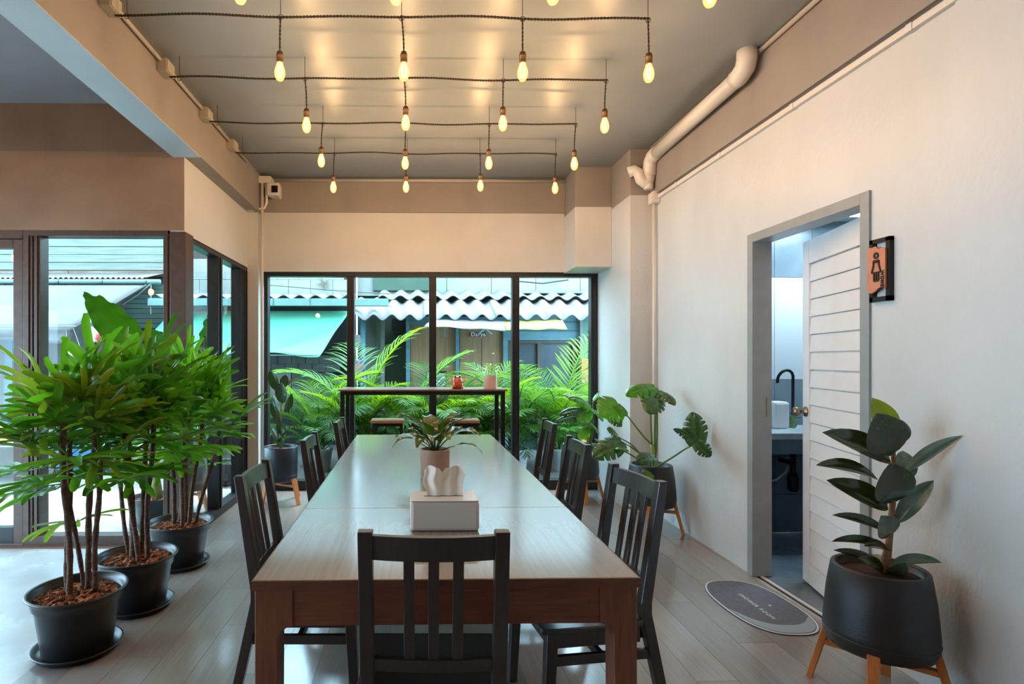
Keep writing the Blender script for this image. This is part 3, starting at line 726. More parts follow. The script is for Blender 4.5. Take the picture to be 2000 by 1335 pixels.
# --- rubber plant, front right
RP = (1.86, 2.24)
rp = planter('potted_rubber_plant', 'dark leaved rubber plant in a black tapered planter by the restroom door', (RP[0], RP[1], 0), 0)
def stem_px(plant, Yc, pts, r, m, name='stem', n=8):
    P = [local(plant, at(p[0], p[1], Y=Yc+(p[2] if len(p) > 2 else 0))) for p in pts]
    # smooth by subdivision
    Q = []
    for i in range(len(P)-1):
        for k in range(4): Q.append(P[i].lerp(P[i+1], k/4))
    Q.append(P[-1])
    for _ in range(2): Q = [Q[0]]+[(Q[i-1]+Q[i]*2+Q[i+1])/4 for i in range(1, len(Q)-1)]+[Q[-1]]
    rr = r if not isinstance(r, tuple) else [r[0]+(r[1]-r[0])*i/(len(Q)-1) for i in range(len(Q))]
    return MB().tube(Q, rr, n).build(name, m, plant, smooth=True)
stem_px(rp, 2.24, [(1730, 1125), (1738, 1040), (1744, 980), (1746, 900), (1742, 860), (1735, 830)], (.013, .006), M_bark)
stem_px(rp, 2.24, [(1722, 1122), (1728, 1080), (1738, 1045)], (.011, .006), M_bark)
Fc = Vector((-.4, -1, .25))      # faces the camera
R_, S_, U_ = M_rubber, M_rubber_r, M_rubber_u
rl = [((1745, 855), (1703, 776), -.04, 46, (-.5, -.8, .4), 0, U_), ((1738, 890), (1712, 806), -.08, 78, Fc, 0, R_),
      ((1748, 868), (1758, 815), .06, 40, Fc, 1, R_), ((1740, 902), (1612, 841), -.03, 52, (-.2, -.8, .55), 1, R_),
      ((1716, 938), (1598, 903), -.06, 40, (-.1, -.6, .8), 1, R_), ((1735, 995), (1622, 934), .02, 46, (-.2, -.8, .5), 2, R_),
      ((1744, 982), (1738, 903), -.10, 74, (-.3, -1, .15), 0, R_), ((1768, 940), (1765, 878), .06, 38, Fc, 1, S_),
      ((1766, 926), (1878, 847), -.10, 26, (.6, -.25, .75), 1, S_), ((1752, 1022), (1822, 935), -.05, 34, (-.7, -.6, .4), 2, S_),
      ((1738, 1042), (1628, 1002), .02, 28, (-.1, -.55, .8), 1, R_), ((1738, 1046), (1720, 1006), -.08, 48, Fc, 0, S_),
      ((1740, 1074), (1690, 1063), -.05, 30, (0, -.5, .85), 1, R_), ((1735, 1072), (1627, 1050), .03, 24, (0, -.5, .85), 2, R_),
      ((1725, 1112), (1633, 1069), .03, 24, (-.1, -.6, .8), 2, R_), ((1728, 1122), (1680, 1088), -.08, 30, (.3, -.8, .5), 1, R_),
      ((1738, 1102), (1842, 1092), -.05, 26, (.1, -.5, .85), 2, S_), ((1738, 1128), (1768, 1098), -.07, 30, Fc, 0, S_),
      ((1728, 1108), (1705, 1082), .06, 34, Fc, 0, S_)]
for b, t, dy, w, nr, k, m in rl: px_leaf(rp, 'leaf', rubm[(k, m.name)], 2.24, b, t, dy, w, nr)

# --- rubber plant, back left
rp2 = planter('potted_rubber_plant', 'upright rubber plant in a dark planter at the left end of the back window', (-1.29, 5.40, 0), 12, False, M_pots)
stem_px(rp2, 5.40, [(547, 878), (547, 840), (549, 790), (550, 750)], (.010, .006), M_bark)
for b, t, dy, w, nr, k, m in [((543, 764), (527, 722), .02, 20, Fc, 0, R_), ((555, 758), (557, 731), .05, 19, Fc, 0, R_), ((551, 788), (550, 745), -.06, 25, Fc, 0, R_),
      ((562, 752), (582, 735), .03, 8, (0, -.5, .8), 1, S_), ((556, 806), (570, 768), -.02, 16, (.5, -.8, .2), 1, R_), ((547, 824), (530, 782), -.03, 18, (-.5, -.8, .2), 0, R_),
      ((540, 800), (532, 772), .05, 18, Fc, 1, S_), ((549, 850), (549, 820), -.07, 19, Fc, 0, R_), ((553, 852), (558, 828), .0, 14, Fc, 1, R_), ((546, 874), (552, 853), -.08, 18, Fc, 0, R_),
      ((543, 860), (531, 836), .02, 10, Fc, 1, S_)]:
    px_leaf(rp2, 'leaf', rubm[(k, m.name)], 5.40, b, t, dy, w, nr)

# --- monsteras
def monst_mesh(name, m, seed):
    rnd = random.Random(seed); mb = MB(); n = 44
    path = path_curve(1, .25, -.55, n)
    cuts = [(.34+.19*i+rnd.uniform(-.03, .03), rnd.uniform(.022, .032)) for i in range(3)]
    for s in (-1, 1):
        co = [(c+rnd.uniform(-.03, .03), w) for c, w in cuts]
        vs = []; fs = []; nu = 4
        for j in range(n+1):
            v = j/n; y0, z0 = path[j]
            wf = .5*(math.sin(PI*(v*.93+.07)**.72))**.6 if v < .99 else .02
            cut = 1.
            for c, w in co:
                d = abs(v-c)/w
                if d < 1: cut = min(cut, .42+.58*d**1.5)
            for i in range(nu+1):
                u = i/nu; x = s*wf*u*cut
                vs.append((x, y0+.22*u*cut*wf*(1.2-v)-.12*(1-v)**6*u, z0-.28*(abs(x)**1.6)+.05*math.sin(u*PI)))
        for j in range(n):
            for i in range(nu):
                q = (j*(nu+1)+i, j*(nu+1)+i+1, (j+1)*(nu+1)+i+1, (j+1)*(nu+1)+i)
                fs.append(q if s > 0 else q[::-1])
        mb.add(vs, fs)
    return mb.mesh(name, m, True)
mons = [monst_mesh('monstera_leaf', m, k) for k, m in ((1, M_monst), (2, M_monst), (3, M_monst_d), (4, M_monst_d))]
mp = planter('potted_monstera', 'monstera with split leaves in a dark tapered planter against the right wall', (1.86, 4.44, 0), 20)
Ym = 4.44
stem_px(mp, Ym, [(1277, 918), (1276, 890), (1273, 868)], (.022, .016), M_stem_p)
ml = [((1279, 756), (1222, 770), -.10, 42, (.1, -.55, .8), 0, .0), ((1283, 768), (1266, 806), -.16, 52, (-.2, -.8, .5), 2, -.02), ((1286, 764), (1320, 790), -.15, 32, (-.1, -.7, .6), 2, -.02),
      ((1362, 868), (1353, 803), -.02, 48, (-.5, -.85, .1), 3, -.42), ((1360, 864), (1390, 892), -.04, 30, (-.6, -.8, .2), 2, -.56), ((1355, 858), (1316, 836), -.04, 20, (-.4, -.7, .5), 3, -.42),
      ((1208, 790), (1170, 808), -.08, 64, (-.1, -.75, .6), 0, -.04), ((1206, 788), (1224, 812), -.12, 30, (.2, -.8, .5), 1, -.04), ((1214, 862), (1157, 893), -.10, 48, (-.2, -.75, .6), 3, -.12),
      ((1200, 874), (1228, 880), -.14, 26, (.1, -.8, .5), 0, -.14), ((1206, 852), (1186, 836), -.05, 30, (0, -.7, .7), 2, -.06), ((1280, 894), (1245, 898), -.14, 36, (.1, -.7, .7), 3, -.12),
      ((1262, 918), (1272, 934), -.10, 24, (0, -.8, .6), 1, -.16), ((1215, 826), (1186, 818), .03, 26, (0, -.7, .6), 2, .05)]
for b, t, dy, w, nr, k, by in ml:
    px_leaf(mp, 'leaf', mons[k], Ym, b, t, dy, w, nr, by)
for q in ([(1276, 905), (1272, 850), (1270, 800), (1279, 757)], [(1278, 905), (1279, 850), (1280, 800), (1283, 768)], [(1279, 905), (1284, 850), (1283, 800), (1286, 764)],
          [(1276, 915), (1310, 895, -.15), (1340, 875, -.3), (1360, 866, -.42)], [(1273, 868), (1255, 850), (1232, 820), (1208, 790, -.04)], [(1272, 905), (1250, 885), (1232, 872), (1214, 862, -.12)],
          [(1272, 910), (1245, 895), (1222, 882), (1200, 874, -.14)], [(1272, 905), (1252, 888), (1235, 868), (1206, 852, -.06)]):
    stem_px(mp, Ym, q, (.008, .005), M_stem_g, 'petiole', 6)
mp2 = planter('potted_monstera', 'bright leaved monstera in a dark planter in the corner beside the back window', (1.60, 5.50, 0), 45)
Yc = 5.50
l2 = [((1150, 790), (1110, 775), -.1, 34, (0, -.6, .8), 1), ((1152, 800), (1128, 822), -.1, 34, (-.2, -.8, .5), 0), ((1158, 782), (1172, 764), -.05, 30, (.2, -.8, .5), 1), ((1160, 800), (1178, 822), -.12, 32, (.1, -.85, .5), 0),
      ((1150, 838), (1130, 856), -.08, 26, (-.2, -.8, .5), 1), ((1156, 828), (1170, 848), -.1, 26, (.2, -.9, .4), 0), ((1140, 800), (1092, 808), -.12, 26, (0, -.6, .8), 3), ((1130, 782), (1098, 768), .02, 26, (0, -.6, .8), 1), ((1132, 814), (1085, 822), -.15, 22, (0, -.5, .9), 3),
      ((1165, 858), (1188, 876), -.12, 22, (.2, -.8, .5), 2)]
for b, t, dy, w, nr, k in l2:
    px_leaf(mp2, 'leaf', mons[k], Yc, b, t, dy, w, nr)
    stem_px(mp2, Yc, [(1150, 890), ((1150+b[0])/2+4, (890+b[1])/2-6), b], (.006, .004), M_stem_g, 'petiole', 6)

# ------------------------------------------------------------------ lady palms in black pots
def fan_mesh(seed, m):
    rnd = random.Random(seed); mb = MB(); nb = rnd.choice((6, 7, 8, 8, 9)); pet = rnd.uniform(.12, .22)
    mb.tube([(0, 0, 0), (0, pet*.5, .012), (0, pet, .006)], [.0028, .0024, .002], 5)
    for i in range(nb):
        a = (i/(nb-1)-.5)*math.radians(rnd.uniform(185, 225))+rnd.uniform(-.06, .06)
        L = rnd.uniform(.21, .29)*(1-.22*abs(i/(nb-1)-.5)*2); w = rnd.uniform(.023, .037)
        pth = path_curve(L, rnd.uniform(.1, .3), rnd.uniform(-.7, -.05), 7)
        sub = MB()
        blade(sub, pth, lambda v: w*(min(1, .25+v*2.6) if v < .9 else max(.35, 1-(v-.9)*5)), .45, nx=2)
        mb.add(sub.v, sub.f, Matrix.Translation((0, pet, .006)) @ Matrix.Rotation(-a, 4, 'Z') @ Matrix.Rotation(rnd.uniform(-.35, .35), 4, 'Y'))
    return mb.mesh('fan_leaf', m, True)
fans = [[fan_mesh(10*c+k, M_rhapis[c]) for k in range(5)] for c in range(4)]
def black_pot(label, loc, name='potted_lady_palm', r=.212, h=.288, saucer=True):
    t = thing(name, label, 'potted plant', loc)
    k = r/.212; z0 = .012
    pr = [(0, z0), (.142, z0), (.146, z0+.006), (.176, h*.78), (.186, h*.80), (.190, h*.90), (.205, h*.965), (.212, h*.985), (.212, h), (.206, h+.004), (.197, h), (.190, h*.93), (.180, h*.86), (0, h*.86)]
    MB().lathe([(a*k, b) for a, b in pr], 48).build('pot', M_rub, t, smooth=True)
    MB().lathe([(0, h*.861), (.181*k, h*.861), (.183*k, h*.875), (.1*k, h*.90), (0, h*.905)], 36).build('soil', M_soil, t, smooth=True)
    if saucer:
        MB().lathe([(0, 0), (.150*k, 0), (.172*k, .006), (.184*k, .026), (.190*k, .028), (.190*k, .032), (.182*k, .032), (.170*k, .014), (.15*k, .0105), (0, .0105)], 48).build('saucer', M_rub, t, smooth=True)
    return t
def chips(t, r, z, n, seed):
    rnd = random.Random(seed); mb = MB()
    for i in range(n):
        a, q = rnd.uniform(0, 2*PI), r*math.sqrt(rnd.random())
        s = rnd.uniform(.006, .015); M = Matrix.Translation((q*math.cos(a), q*math.sin(a), z+.016*(1-(q/r)**2)+rnd.uniform(0, .01))) @ Matrix.Rotation(rnd.uniform(0, 6), 4, 'Z') @ Matrix.Rotation(rnd.uniform(-.6, .6), 4, 'X') @ Matrix.Rotation(rnd.uniform(-.5, .5), 4, 'Y')
        mb.box(-s, s, -s*.55, s*.55, -s*.22, s*.22, M)
    o = mb.build('bark_chips', M_chip, t); o['kind'] = 'stuff'
def rhapis(label, loc, canes, seed, scale=1., cset=(0, 1, 2, 3)):
    t = black_pot(label, loc); rnd = random.Random(seed)
    chips(t, .17, .248, 330, seed)
    for cx, cy, tx, ty, tz, rad in canes:
        P = []; n = 16
        for i in range(n+1):
            f = i/n; P.append((cx+(tx-cx)*f+.006*math.sin(f*7+cx*40), cy+(ty-cy)*f+.006*math.cos(f*6+cy*30), .24+(tz-.24)*f))
        MB().tube(P, [1.55*rad*(1+.13*math.sin(i*2.3+cx*70)) for i in range(n+1)], 8).build('cane', M_cane, t, smooth=True)
        # fibre tufts
        nf = rnd.randint(8, 10)
        for k in range(nf):
            f = k/(nf-1); az = k*2.4+rnd.uniform(-.4, .4)+seed
            zb = tz-.18*(1-f)-(.16 if k == 0 else 0)*rnd.random()
            el = math.radians(-14+94*f+rnd.uniform(-14, 10))
            d = Vector((math.cos(az)*math.cos(el), math.sin(az)*math.cos(el), math.sin(el)))
            ff = (zb-.24)/(tz-.24)
            base = (cx+(tx-cx)*ff, cy+(ty-cy)*ff, zb)
            s = scale*rnd.uniform(.85, 1.18)
            c = rnd.choice(cset)
            put('fan_leaf', rnd.choice(fans[c]), t, axes(d, (0, 0, 1) if el < 1.2 else (-math.cos(az), -math.sin(az), .2), base, s, s, s))
    return t
rhapis('lady palm in a black pot nearest the camera at the left', (-1.585, 2.667, 0),
       [(-.06, .02, -.05, .02, .98, .0085), (-.02, -.03, -.03, -.06, 1.06, .0085), (.02, .03, .05, .06, 1.10, .009), (.07, .02, .10, .0, .93, .008), (.0, .06, -.16, .10, 1.02, .007)], 3, 1.05, (0, 1, 2, 2, 1))
rhapis('lady palm in the middle of the row of black pots', (-1.535, 3.125, 0),
       [(-.02, .0, -.06, .02, 1.08, .011), (.0, .04, .03, .08, 1.16, .010), (.05, .0, .10, -.03, 1.0, .009), (.03, -.05, -.02, -.12, 1.05, .009), (-.06, .05, -.2, .08, 1.1, .008)], 5, 1.08, (0, 0, 1, 2))
rhapis('lady palm in the black pot next to the corner post', (-1.565, 3.755, 0),
       [(-.03, .0, -.08, .04, 1.02, .010), (.02, .03, .04, .05, 1.10, .011), (.06, -.01, .16, -.02, .96, .009), (.03, -.05, .08, -.12, 1.0, .009), (.09, .04, .26, .05, .93, .008), (-.02, .06, .0, .16, 1.12, .009)], 9, 1.08, (1, 3, 3, 0, 1))

# ------------------------------------------------------------------ peace lily on the table, small plant on the bar table
def lily(t, n, seed, m, h0, pet, L, w, spread=(25, 82)):
    rnd = random.Random(seed)
    for i in range(n):
        f = i/(n-1); az = i*2.399+rnd.uniform(-.3, .3); el = math.radians(spread[0]+(spread[1]-spread[0])*f+rnd.uniform(-8, 8))
        mb = MB(); p = pet*rnd.uniform(.7, 1.15); l = L*rnd.uniform(.7, 1.15); ww = w*rnd.uniform(.75, 1.15)
        pp = path_curve(p, el+.2, el-.1, 6)
        mb.tube([(0, a, b) for a, b in pp], .0022*(L/.18), 5)
        bp = path_curve(l, el-.05, el-rnd.uniform(.9, 1.7), 9)
        blade(mb, bp, w_ellip(.82, ww), .28, (0, pp[-1][0], pp[-1][1]), wav=.003, seed=seed+i)
        r0 = rnd.uniform(.0, .02)*(L/.18)
        o = put('leaf', mb.mesh('leaf', m, True), t)
        o.location = (r0*math.cos(az), r0*math.sin(az), h0); o.rotation_euler = (0, 0, az-PI/2)
pl = cyl_pot('potted_peace_lily', 'peace lily in a peach cylinder pot on the dining table', 'potted plant', (.10, 2.93, TZ), .074, .076, .150, M_peach, M_soil)
lily(pl, 20, 4, M_lily, .135, .10, .20, .078, (22, 72))

# ------------------------------------------------------------------ bar table, stools, things on it
BZ = 1.083
bt = thing('bar_table', 'narrow high bar table with dark metal legs in front of the back window', 'table', (.064, 5.375, 0))
M_btop = mat('bar_top_wood', '6e5648', '806656', 9, (.6, 8, 1), rough=.3, coat=.3)
MB().box(-.776, .776, -.225, .225, BZ-.016, BZ).build('tabletop', M_btop, bt, bevel=.002)
for y in (-.20, .20): MB().box(-.75, .75, y-.015, y+.015, BZ-.052, BZ-.016).build('top_rail', M_black, bt, bevel=.002)
for x in (-.735, .735):
    MB().box(x-.015, x+.015, -.185, .185, BZ-.052, BZ-.016).build('end_rail', M_black, bt, bevel=.002)
    for y in (-.20, .20): MB().box(x-.019, x+.019, y-.019, y+.019, 0, BZ-.016).build('leg', M_black, bt, bevel=.002)
MB().box(-.716, .716, .19, .21, .28, .31).build('foot_rail', M_black, bt, bevel=.002)
M_seat = mat('stool_wood', '8a5a3a', '9c6a47', 9, (.6, 8, 1), rough=.35)
def stool(label, loc):
    t = thing('bar_stool', label, 'stool', loc, group='bar stools under the bar table')
    MB().box(-.155, .155, -.12, .12, .765, .79).build('seat', M_seat, t, bevel=.004)
    for a in (-1, 1):
        for b in (-1, 1): MB().bar((a*.155, b*.12, 0), (a*.125, b*.095, .765), .026, .026, up=(0, 1, 0)).build('leg', M_black, t, bevel=.002)
        MB().bar((a*.148, -.114, .22), (a*.148, .114, .22), .018, .018).build('stretcher', M_black, t)
        MB().box(-.125, .125, a*.095-.01, a*.095+.01, .735, .765).build('apron', M_black, t)
    return t
stool('wooden topped bar stool on the left under the bar table', (-.265, 5.34, 0))
stool('wooden topped bar stool on the right behind the peace lily', (.44, 5.34, 0))
sp = cyl_pot('potted_plant', 'small light green plant in a pink pot on the bar table', 'potted plant', (at(958, 750, Y=5.28).x, 5.30, BZ), .062, .064, .125, mat('pink_ceramic', 'd7b3a6', rough=.4), M_soil)
lily(sp, 15, 8, M_lily_l, .11, .07, .115, .028, (20, 85))
MB().tube([(0, 0, .11), (.02, 0, .25), (.03, 0, .33)], .002, 5).build('flower_stalk', M_stem_g, sp)
mb = MB(); blade(mb, path_curve(.05, .6, -.4, 6), w_ellip(.9, .03), .3)
o = put('flower', mb.mesh('flower', mat('faded_flower', 'c9a25a', rough=.6), True), sp); o.location = (.03, 0, .32)
# red frog-like ornament with upraised arms
og = thing('red_ornament', 'small red glazed animal ornament on the bar table', 'ornament', (at(893, 750, Y=5.28).x, 5.27, BZ))
M_red = mat('red_glaze', 'b4432c', 'c9573a', 20, rough=.2, coat=.5)
MB().lathe([(0, 0), (.034, 0), (.047, .012), (.053, .035), (.052, .058), (.046, .082), (.036, .10), (.02, .112), (0, .116)], 24).build('body', M_red, og, smooth=True)
M_oy = mat('cream_glaze', 'd9b48a', rough=.25); M_eye = mat('ornament_eye', '18140f', rough=.1)
for s in (-1, 1):
    MB().lathe([(0, -.014), (.010, -.010), (.014, 0), (.010, .010), (0, .014)], 14).build('eye_bulge', M_oy, og, smooth=True).location = (s*.021, -.014, .112)
    MB().lathe([(0, -.008), (.006, -.005), (.008, 0), (.006, .005), (0, .008)], 12).build('pupil', M_eye, og, smooth=True).location = (s*.022, -.027, .115)
    MB().tube([(s*.042, -.012, .06), (s*.060, -.022, .066), (s*.066, -.022, .085), (s*.062, -.02, .100)], [.011, .010, .008, .009], 8).build('arm', M_oy, og, smooth=True)
    MB().tube([(s*.03, -.02, .02), (s*.046, -.035, .012), (s*.04, -.048, .008)], [.014, .013, .009], 8).build('foot', M_red, og, smooth=True)
for i, (x, z) in enumerate([(-.015, .05), (.012, .07), (.018, .035), (-.008, .028)]):
    MB().lathe([(0, 0), (.005, 0), (.004, .003), (0, .004)], 10, M=Matrix.Translation((x, -.050+.01*abs(z-.04)*8, z)) @ Matrix.Rotation(PI/2, 4, 'X')).build('spot', M_eye, og)
# ------------------------------------------------------------------ outside: ground, step, houses over the alley
M_street = mat('street_concrete', (.089, .084, .078), (.112, .107, .100), 1.2, rough=.8, bump=.1, bscale=30, detail=8)
gd = struct('ground', MB().box(-14, 9, YB+.1, 16, -.3, -.02).box(-14, XL-.1, YF+.12, YB+.1, -.3, -.02).box(-14, XFAR-.2, -8, YF+.12, -.3, -.02).box(-14, 9, -9, YREAR-.2, -.3, -.02), M_street, 'pale concrete alley pavement outside the windows', 'ground')
struct('ground_step', MB().box(-10, at(330, 800, Y=7.05).x, 7.05, 9, -.02, .28), mat('step_concrete', (.184, .171, .162), (.246, .227, .209), 2, rough=.85, bump=.2, bscale=20), 'low concrete step in front of the green timber house', 'step', bevel=.01)
FY = 8.8
def EX(x, Y=FY): return at(x, 700, Y=Y).x
def EZ(y, Y=FY): return at(827, y, Y=Y).z
def rect(name, m, parent, x0, x1, y0, y1, Y, th=.04, bevel=0):
    return MB().box(EX(x0, Y), EX(x1, Y), Y, Y+th, EZ(y1, Y), EZ(y0, Y)).build(name, m, parent, bevel=bevel)
def cloth(name, m, parent, q, nu=16, nv=10, sag=.05, wave=.02, th=.004):
    a, b, c, d = [Vector(p) for p in q]       # top-left, top-right, bottom-right, bottom-left
    def fn(u, v):
        p = a.lerp(b, u).lerp(d.lerp(c, u), v)
        return (p.x, p.y-wave*math.sin(u*9+v*5)*v, p.z-sag*math.sin(PI*u)*math.sin(PI*v)-wave*.8*math.sin(u*14+v*7)*v)
    return MB().grid(fn, nu, nv).build(name, m, parent, smooth=True, solid=th)
def corr(name, m, parent, x0, x1, yf, zf, yb, zb, pitch, amp, th=.006, per=6):
    x = x0; sw = pitch*per
    while x < x1-.02:
        xe = min(x+sw, x1); n = max(6, int((xe-x)/pitch*8)); dz = random.uniform(0, .008)
        def fn(u, v):
            xx = x+(xe+.03-x)*u
            return (xx, yf+(yb-yf)*v, zf+(zb-zf)*v+amp*math.sin(2*PI*(xx-x0)/pitch)+dz)
        MB().grid(fn, n, 4).build(name, m, parent, smooth=True, solid=th); x = xe
M_gw = mat('weathered_green_board', (.065, .080, .060), (.107, .114, .091), 5, (.4, 1, 6), rough=.8, bump=.15, detail=8)
M_teal = mat('teal_board', (.025, .047, .038), (.038, .070, .056), 5, (.4, 1, 6), rough=.7, detail=8)
M_rust = mat('rust_strip', (.080, .033, .018), (.141, .114, .091), 3, (.5, 1, 3), rough=.85, detail=8)
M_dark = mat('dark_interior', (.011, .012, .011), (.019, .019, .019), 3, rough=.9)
M_ww = mat('stained_white_wall', (.109, .114, .100), (.153, .156, .138), 2.2, rough=.85, bump=.1, detail=9, lo=.3, hi=.55)
M_iron = mat('corrugated_iron', (.080, .076, .067), (.109, .102, .091), 3, rough=.5, metal=.2)
M_fib = mat('fibre_cement', (.084, .078, .074), (.107, .102, .095), 4, rough=.8, detail=9, lo=.3, hi=.6)
M_gut = mat('aqua_gutter', (.070, .138, .127), (.087, .159, .141), 4, rough=.5)
M_grey = mat('grey_awning_cloth', (.078, .076, .074), (.095, .091, .091), 2, (1, 1, .4), rough=.8, trans=.15)
M_greyd = mat('grey_valance_cloth', (.038, .040, .037), (.063, .061, .060), 4, (5, 1, .6), rough=.6, trans=.2)
M_tarp = mat('aqua_tarp', (.045, .242, .150), (.072, .301, .191), 1.6, (.5, 1, 1.5), rough=.55, trans=.25)
M_blk = mat('grey_block', (.048, .054, .050), (.072, .082, .074), 6, rough=.95, bump=.3)
M_wood = mat('wood_panel', (.178, .102, .050), (.250, .147, .074), 6, (7, 1, .35), rough=.7, detail=8)
M_blue = mat('blue_timber', (.056, .133, .162), (.078, .165, .198), 4, (.5, 1, 3), rough=.7)
M_navy = mat('dark_window_board', (.014, .024, .037), (.022, .034, .053), 3, rough=.35)
M_brn = mat('brown_frame', (.045, .033, .023), rough=.7)
M_whit = mat('chalky_white', (.136, .144, .136), (.156, .165, .150), 6, rough=.8)
M_dgreen = mat('dark_green_wall', (.021, .040, .025), (.032, .056, .037), 2.5, rough=.9, detail=8)
M_pgreen = mat('green_pipe', (.011, .074, .025), rough=.5)

# --- green timber house (left)
ha = thing('timber_house', 'weathered green timber house across the alley behind the left shop window', 'house', (EX(100), FY, 0))
def H(o, *children):
    for c in children: c.parent = o; c.location = c.location-Vector(o.location)
def sub(o, parent): o.parent = parent; o.location = Vector(o.location)-Vector(parent.location); return o
xa0, xa1 = -10.0, EX(332)
sub(MB().box(xa0, xa1, FY+.05, FY+.15, .28, 3.7).build('wall', M_dark), ha)
y = 380
for r_ in range(2, 11):
    y0, y1 = 362+r_*15.2, 362+(r_+1)*15.2-1.0
    for k in range(3):
        xs, xe = xa0+(xa1-xa0)*k/3, xa0+(xa1-xa0)*(k+1)/3
        sub(MB().box(xs+.004, xe-.004, FY+.0+random.uniform(-.008, .008), FY+.05, EZ(y1), EZ(y0)).build('board', M_gw), ha)
for k in range(4):
    sub(MB().box(xa0+(xa1-xa0)*k/4, xa0+(xa1-xa0)*(k+1)/4-.01, FY-.02, FY+.05, EZ(540), EZ(530)).build('rusty_strip', M_rust), ha)
for r_ in range(9):
    sub(rect('shutter_board', M_teal, None, 232, 331, 556+r_*9.5, 556+(r_+1)*9.5-.8, FY-.005, .05), ha)
zc = 0
for k in range(13):
    x0 = -10+k*.46
    if x0 > EX(232)-.1: break
    sub(MB().box(x0, x0+.44, FY-.01, FY+.05, .29, EZ(556)).build('shutter_panel', mat('grey_shutter', (.065, .067, .065), (.098, .098, .093), 6, (6, 1, .4), rough=.8)), ha)
sub(rect('post', M_blue, None, 8, 24, 640, 868, FY-.12, .1), ha); sub(rect('post', M_brn, None, 222, 232, 560, 868, FY-.1, .1), ha)
n0 = len(COL.objects)
corr('roof_sheet', M_iron, ha, xa0-ha.location.x, EX(318)-ha.location.x, -.62, EZ(545, 8.2), .0, EZ(536), .075, .014, .004, 16)
gt = thing('gutter', 'round aqua gutter along the edge of the timber house roof', 'gutter', (EX(100), 8.1, EZ(551, 8.1)))
gx0, gx1 = -10-gt.location.x, EX(313, 8.1)-gt.location.x
MB().tube([(gx0, 0, 0), (gx1, 0, 0)], .035, 12).build('gutter_pipe', M_gut, gt, smooth=True)
for k in range(9):
    x = gx1-.2-k*.62
    MB().tube([(x+.043*math.sin(a), .043*math.cos(a), 0+.0) if False else (x+.02*math.sin(a/2), .041*math.cos(a), .041*math.sin(a)) for a in [i*PI/6 for i in range(13)]], .004, 5).build('strap', M_black, gt)
MB().tube([(gx1-.13, 0, -.02), (gx1-.13, -.01, -.46)], .008, 6).build('rope', M_whit, gt)
MB().tube([(gx1-.12, -.01, -.02), (gx1-.32, -.02, -.2), (gx1-.52, -.02, -.33)], .009, 6).build('rope', M_whit, gt)
aw = thing('awning', 'grey cloth awning sloping down from the timber house', 'awning', (EX(80), 8.0, EZ(557, 8.0)))
A = lambda x, y, Y: at(x, y, Y=Y)-aw.location
cloth('awning_cloth', M_grey, aw, (A(-480, 557, 8.05), A(283, 557, 8.05), A(146, 637, 7.4), A(-480, 641, 7.4)), 30, 12, .04, .008)
cloth('valance', M_greyd, aw, (A(-480, 642, 7.39), A(146, 638, 7.39), A(136, 668, 7.36), A(-480, 664, 7.36)), 60, 5, 0, .03)
MB().tube([A(-480, 641, 7.40), A(150, 637, 7.40)], .012, 6).build('front_bar', M_whit, aw)
MB().tube([A(150, 637, 7.40), A(286, 556, 8.05)], .012, 6).build('side_bar', M_brn, aw)
lm = mat('printed_cloth', (.361, .026, .033), (.462, .451, .456), 9, rough=.8, lo=.42, hi=.5)
lm2 = mat('blue_print_cloth', (.045, .070, .198), (.497, .474, .474), 11, rough=.8, lo=.42, hi=.5)
ln = thing('hanging_cloth', 'red and blue patterned cloth hanging at the corner of the grey awning', 'cloth', at(190, 640, Y=7.3))
cloth('cloth_panel', lm2, ln, [at(x, y, Y=7.3)-ln.location for x, y in ((178, 617), (198, 615), (212, 650), (172, 646))], 8, 8, .01, .02)
cloth('cloth_panel', lm, ln, [at(x, y, Y=7.28)-ln.location for x, y in ((170, 636), (212, 645), (206, 662), (176, 672))], 8, 8, .01, .02)
MB().tube([at(180, 618, Y=7.3)-ln.location, at(178, 618, Y=7.56)-ln.location], .005, 5).build('string', M_whit, ln)
ln = thing('hanging_cloth', 'small pink and white cloth hanging low behind the lady palms', 'cloth', at(140, 685, Y=7.3))
cloth('cloth_panel', lm, ln, [at(x, y, Y=7.3)-ln.location for x, y in ((130, 677), (158, 678), (150, 695), (134, 698))], 6, 6, .01, .01)
MB().tube([at(131, 678, Y=7.3)-ln.location, at(129, 638, Y=7.40)-ln.location], .004, 5).build('string', M_whit, ln)
MB().tube([at(157, 679, Y=7.3)-ln.location, at(142, 637, Y=7.40)-ln.location], .004, 5).build('string', M_whit, ln)

# --- white house (middle) with gutter
hb = thing('white_house', 'stained white house with a tiled eave across the alley behind the aqua tarp', 'house', (EX(520), FY, 0))
xb0, xb1 = EX(333), EX(690)
sub(MB().box(xb0, xb1, FY+.3, FY+.42, -.02, 3.3).build('wall', M_dark), hb)
for j in range(2):
    for k in range(8):
        w = (xb1-xb0)/8; off = w/2 if j % 2 else 0
        a, b = max(xb0, xb0+k*w-off), min(xb1, xb0+(k+1)*w-off)
        sub(MB().box(a+.003, b-.003, FY+.24+random.uniform(-.004, .004), FY+.3, EZ(583)+j*.33, EZ(583)+j*.33+.325).build('wall_block', M_ww), hb)
corr('eave_tile', M_fib, hb, xb0-hb.location.x, xb1-hb.location.x, -.65, EZ(580, 8.15), .24, EZ(577, 9.04), .23, .026, .008, 2)
for k in range(2):
    for i in range(14):
        w = .205; x0 = xb0+.2+i*w+(w/2 if k else 0)
        if x0+w > xb1: continue
        sub(MB().box(x0+.004, x0+w-.004, FY-.32, FY-.2, EZ(726, 8.5)+k*.125, EZ(726, 8.5)+k*.125+.121).build('block', M_blk), hb)
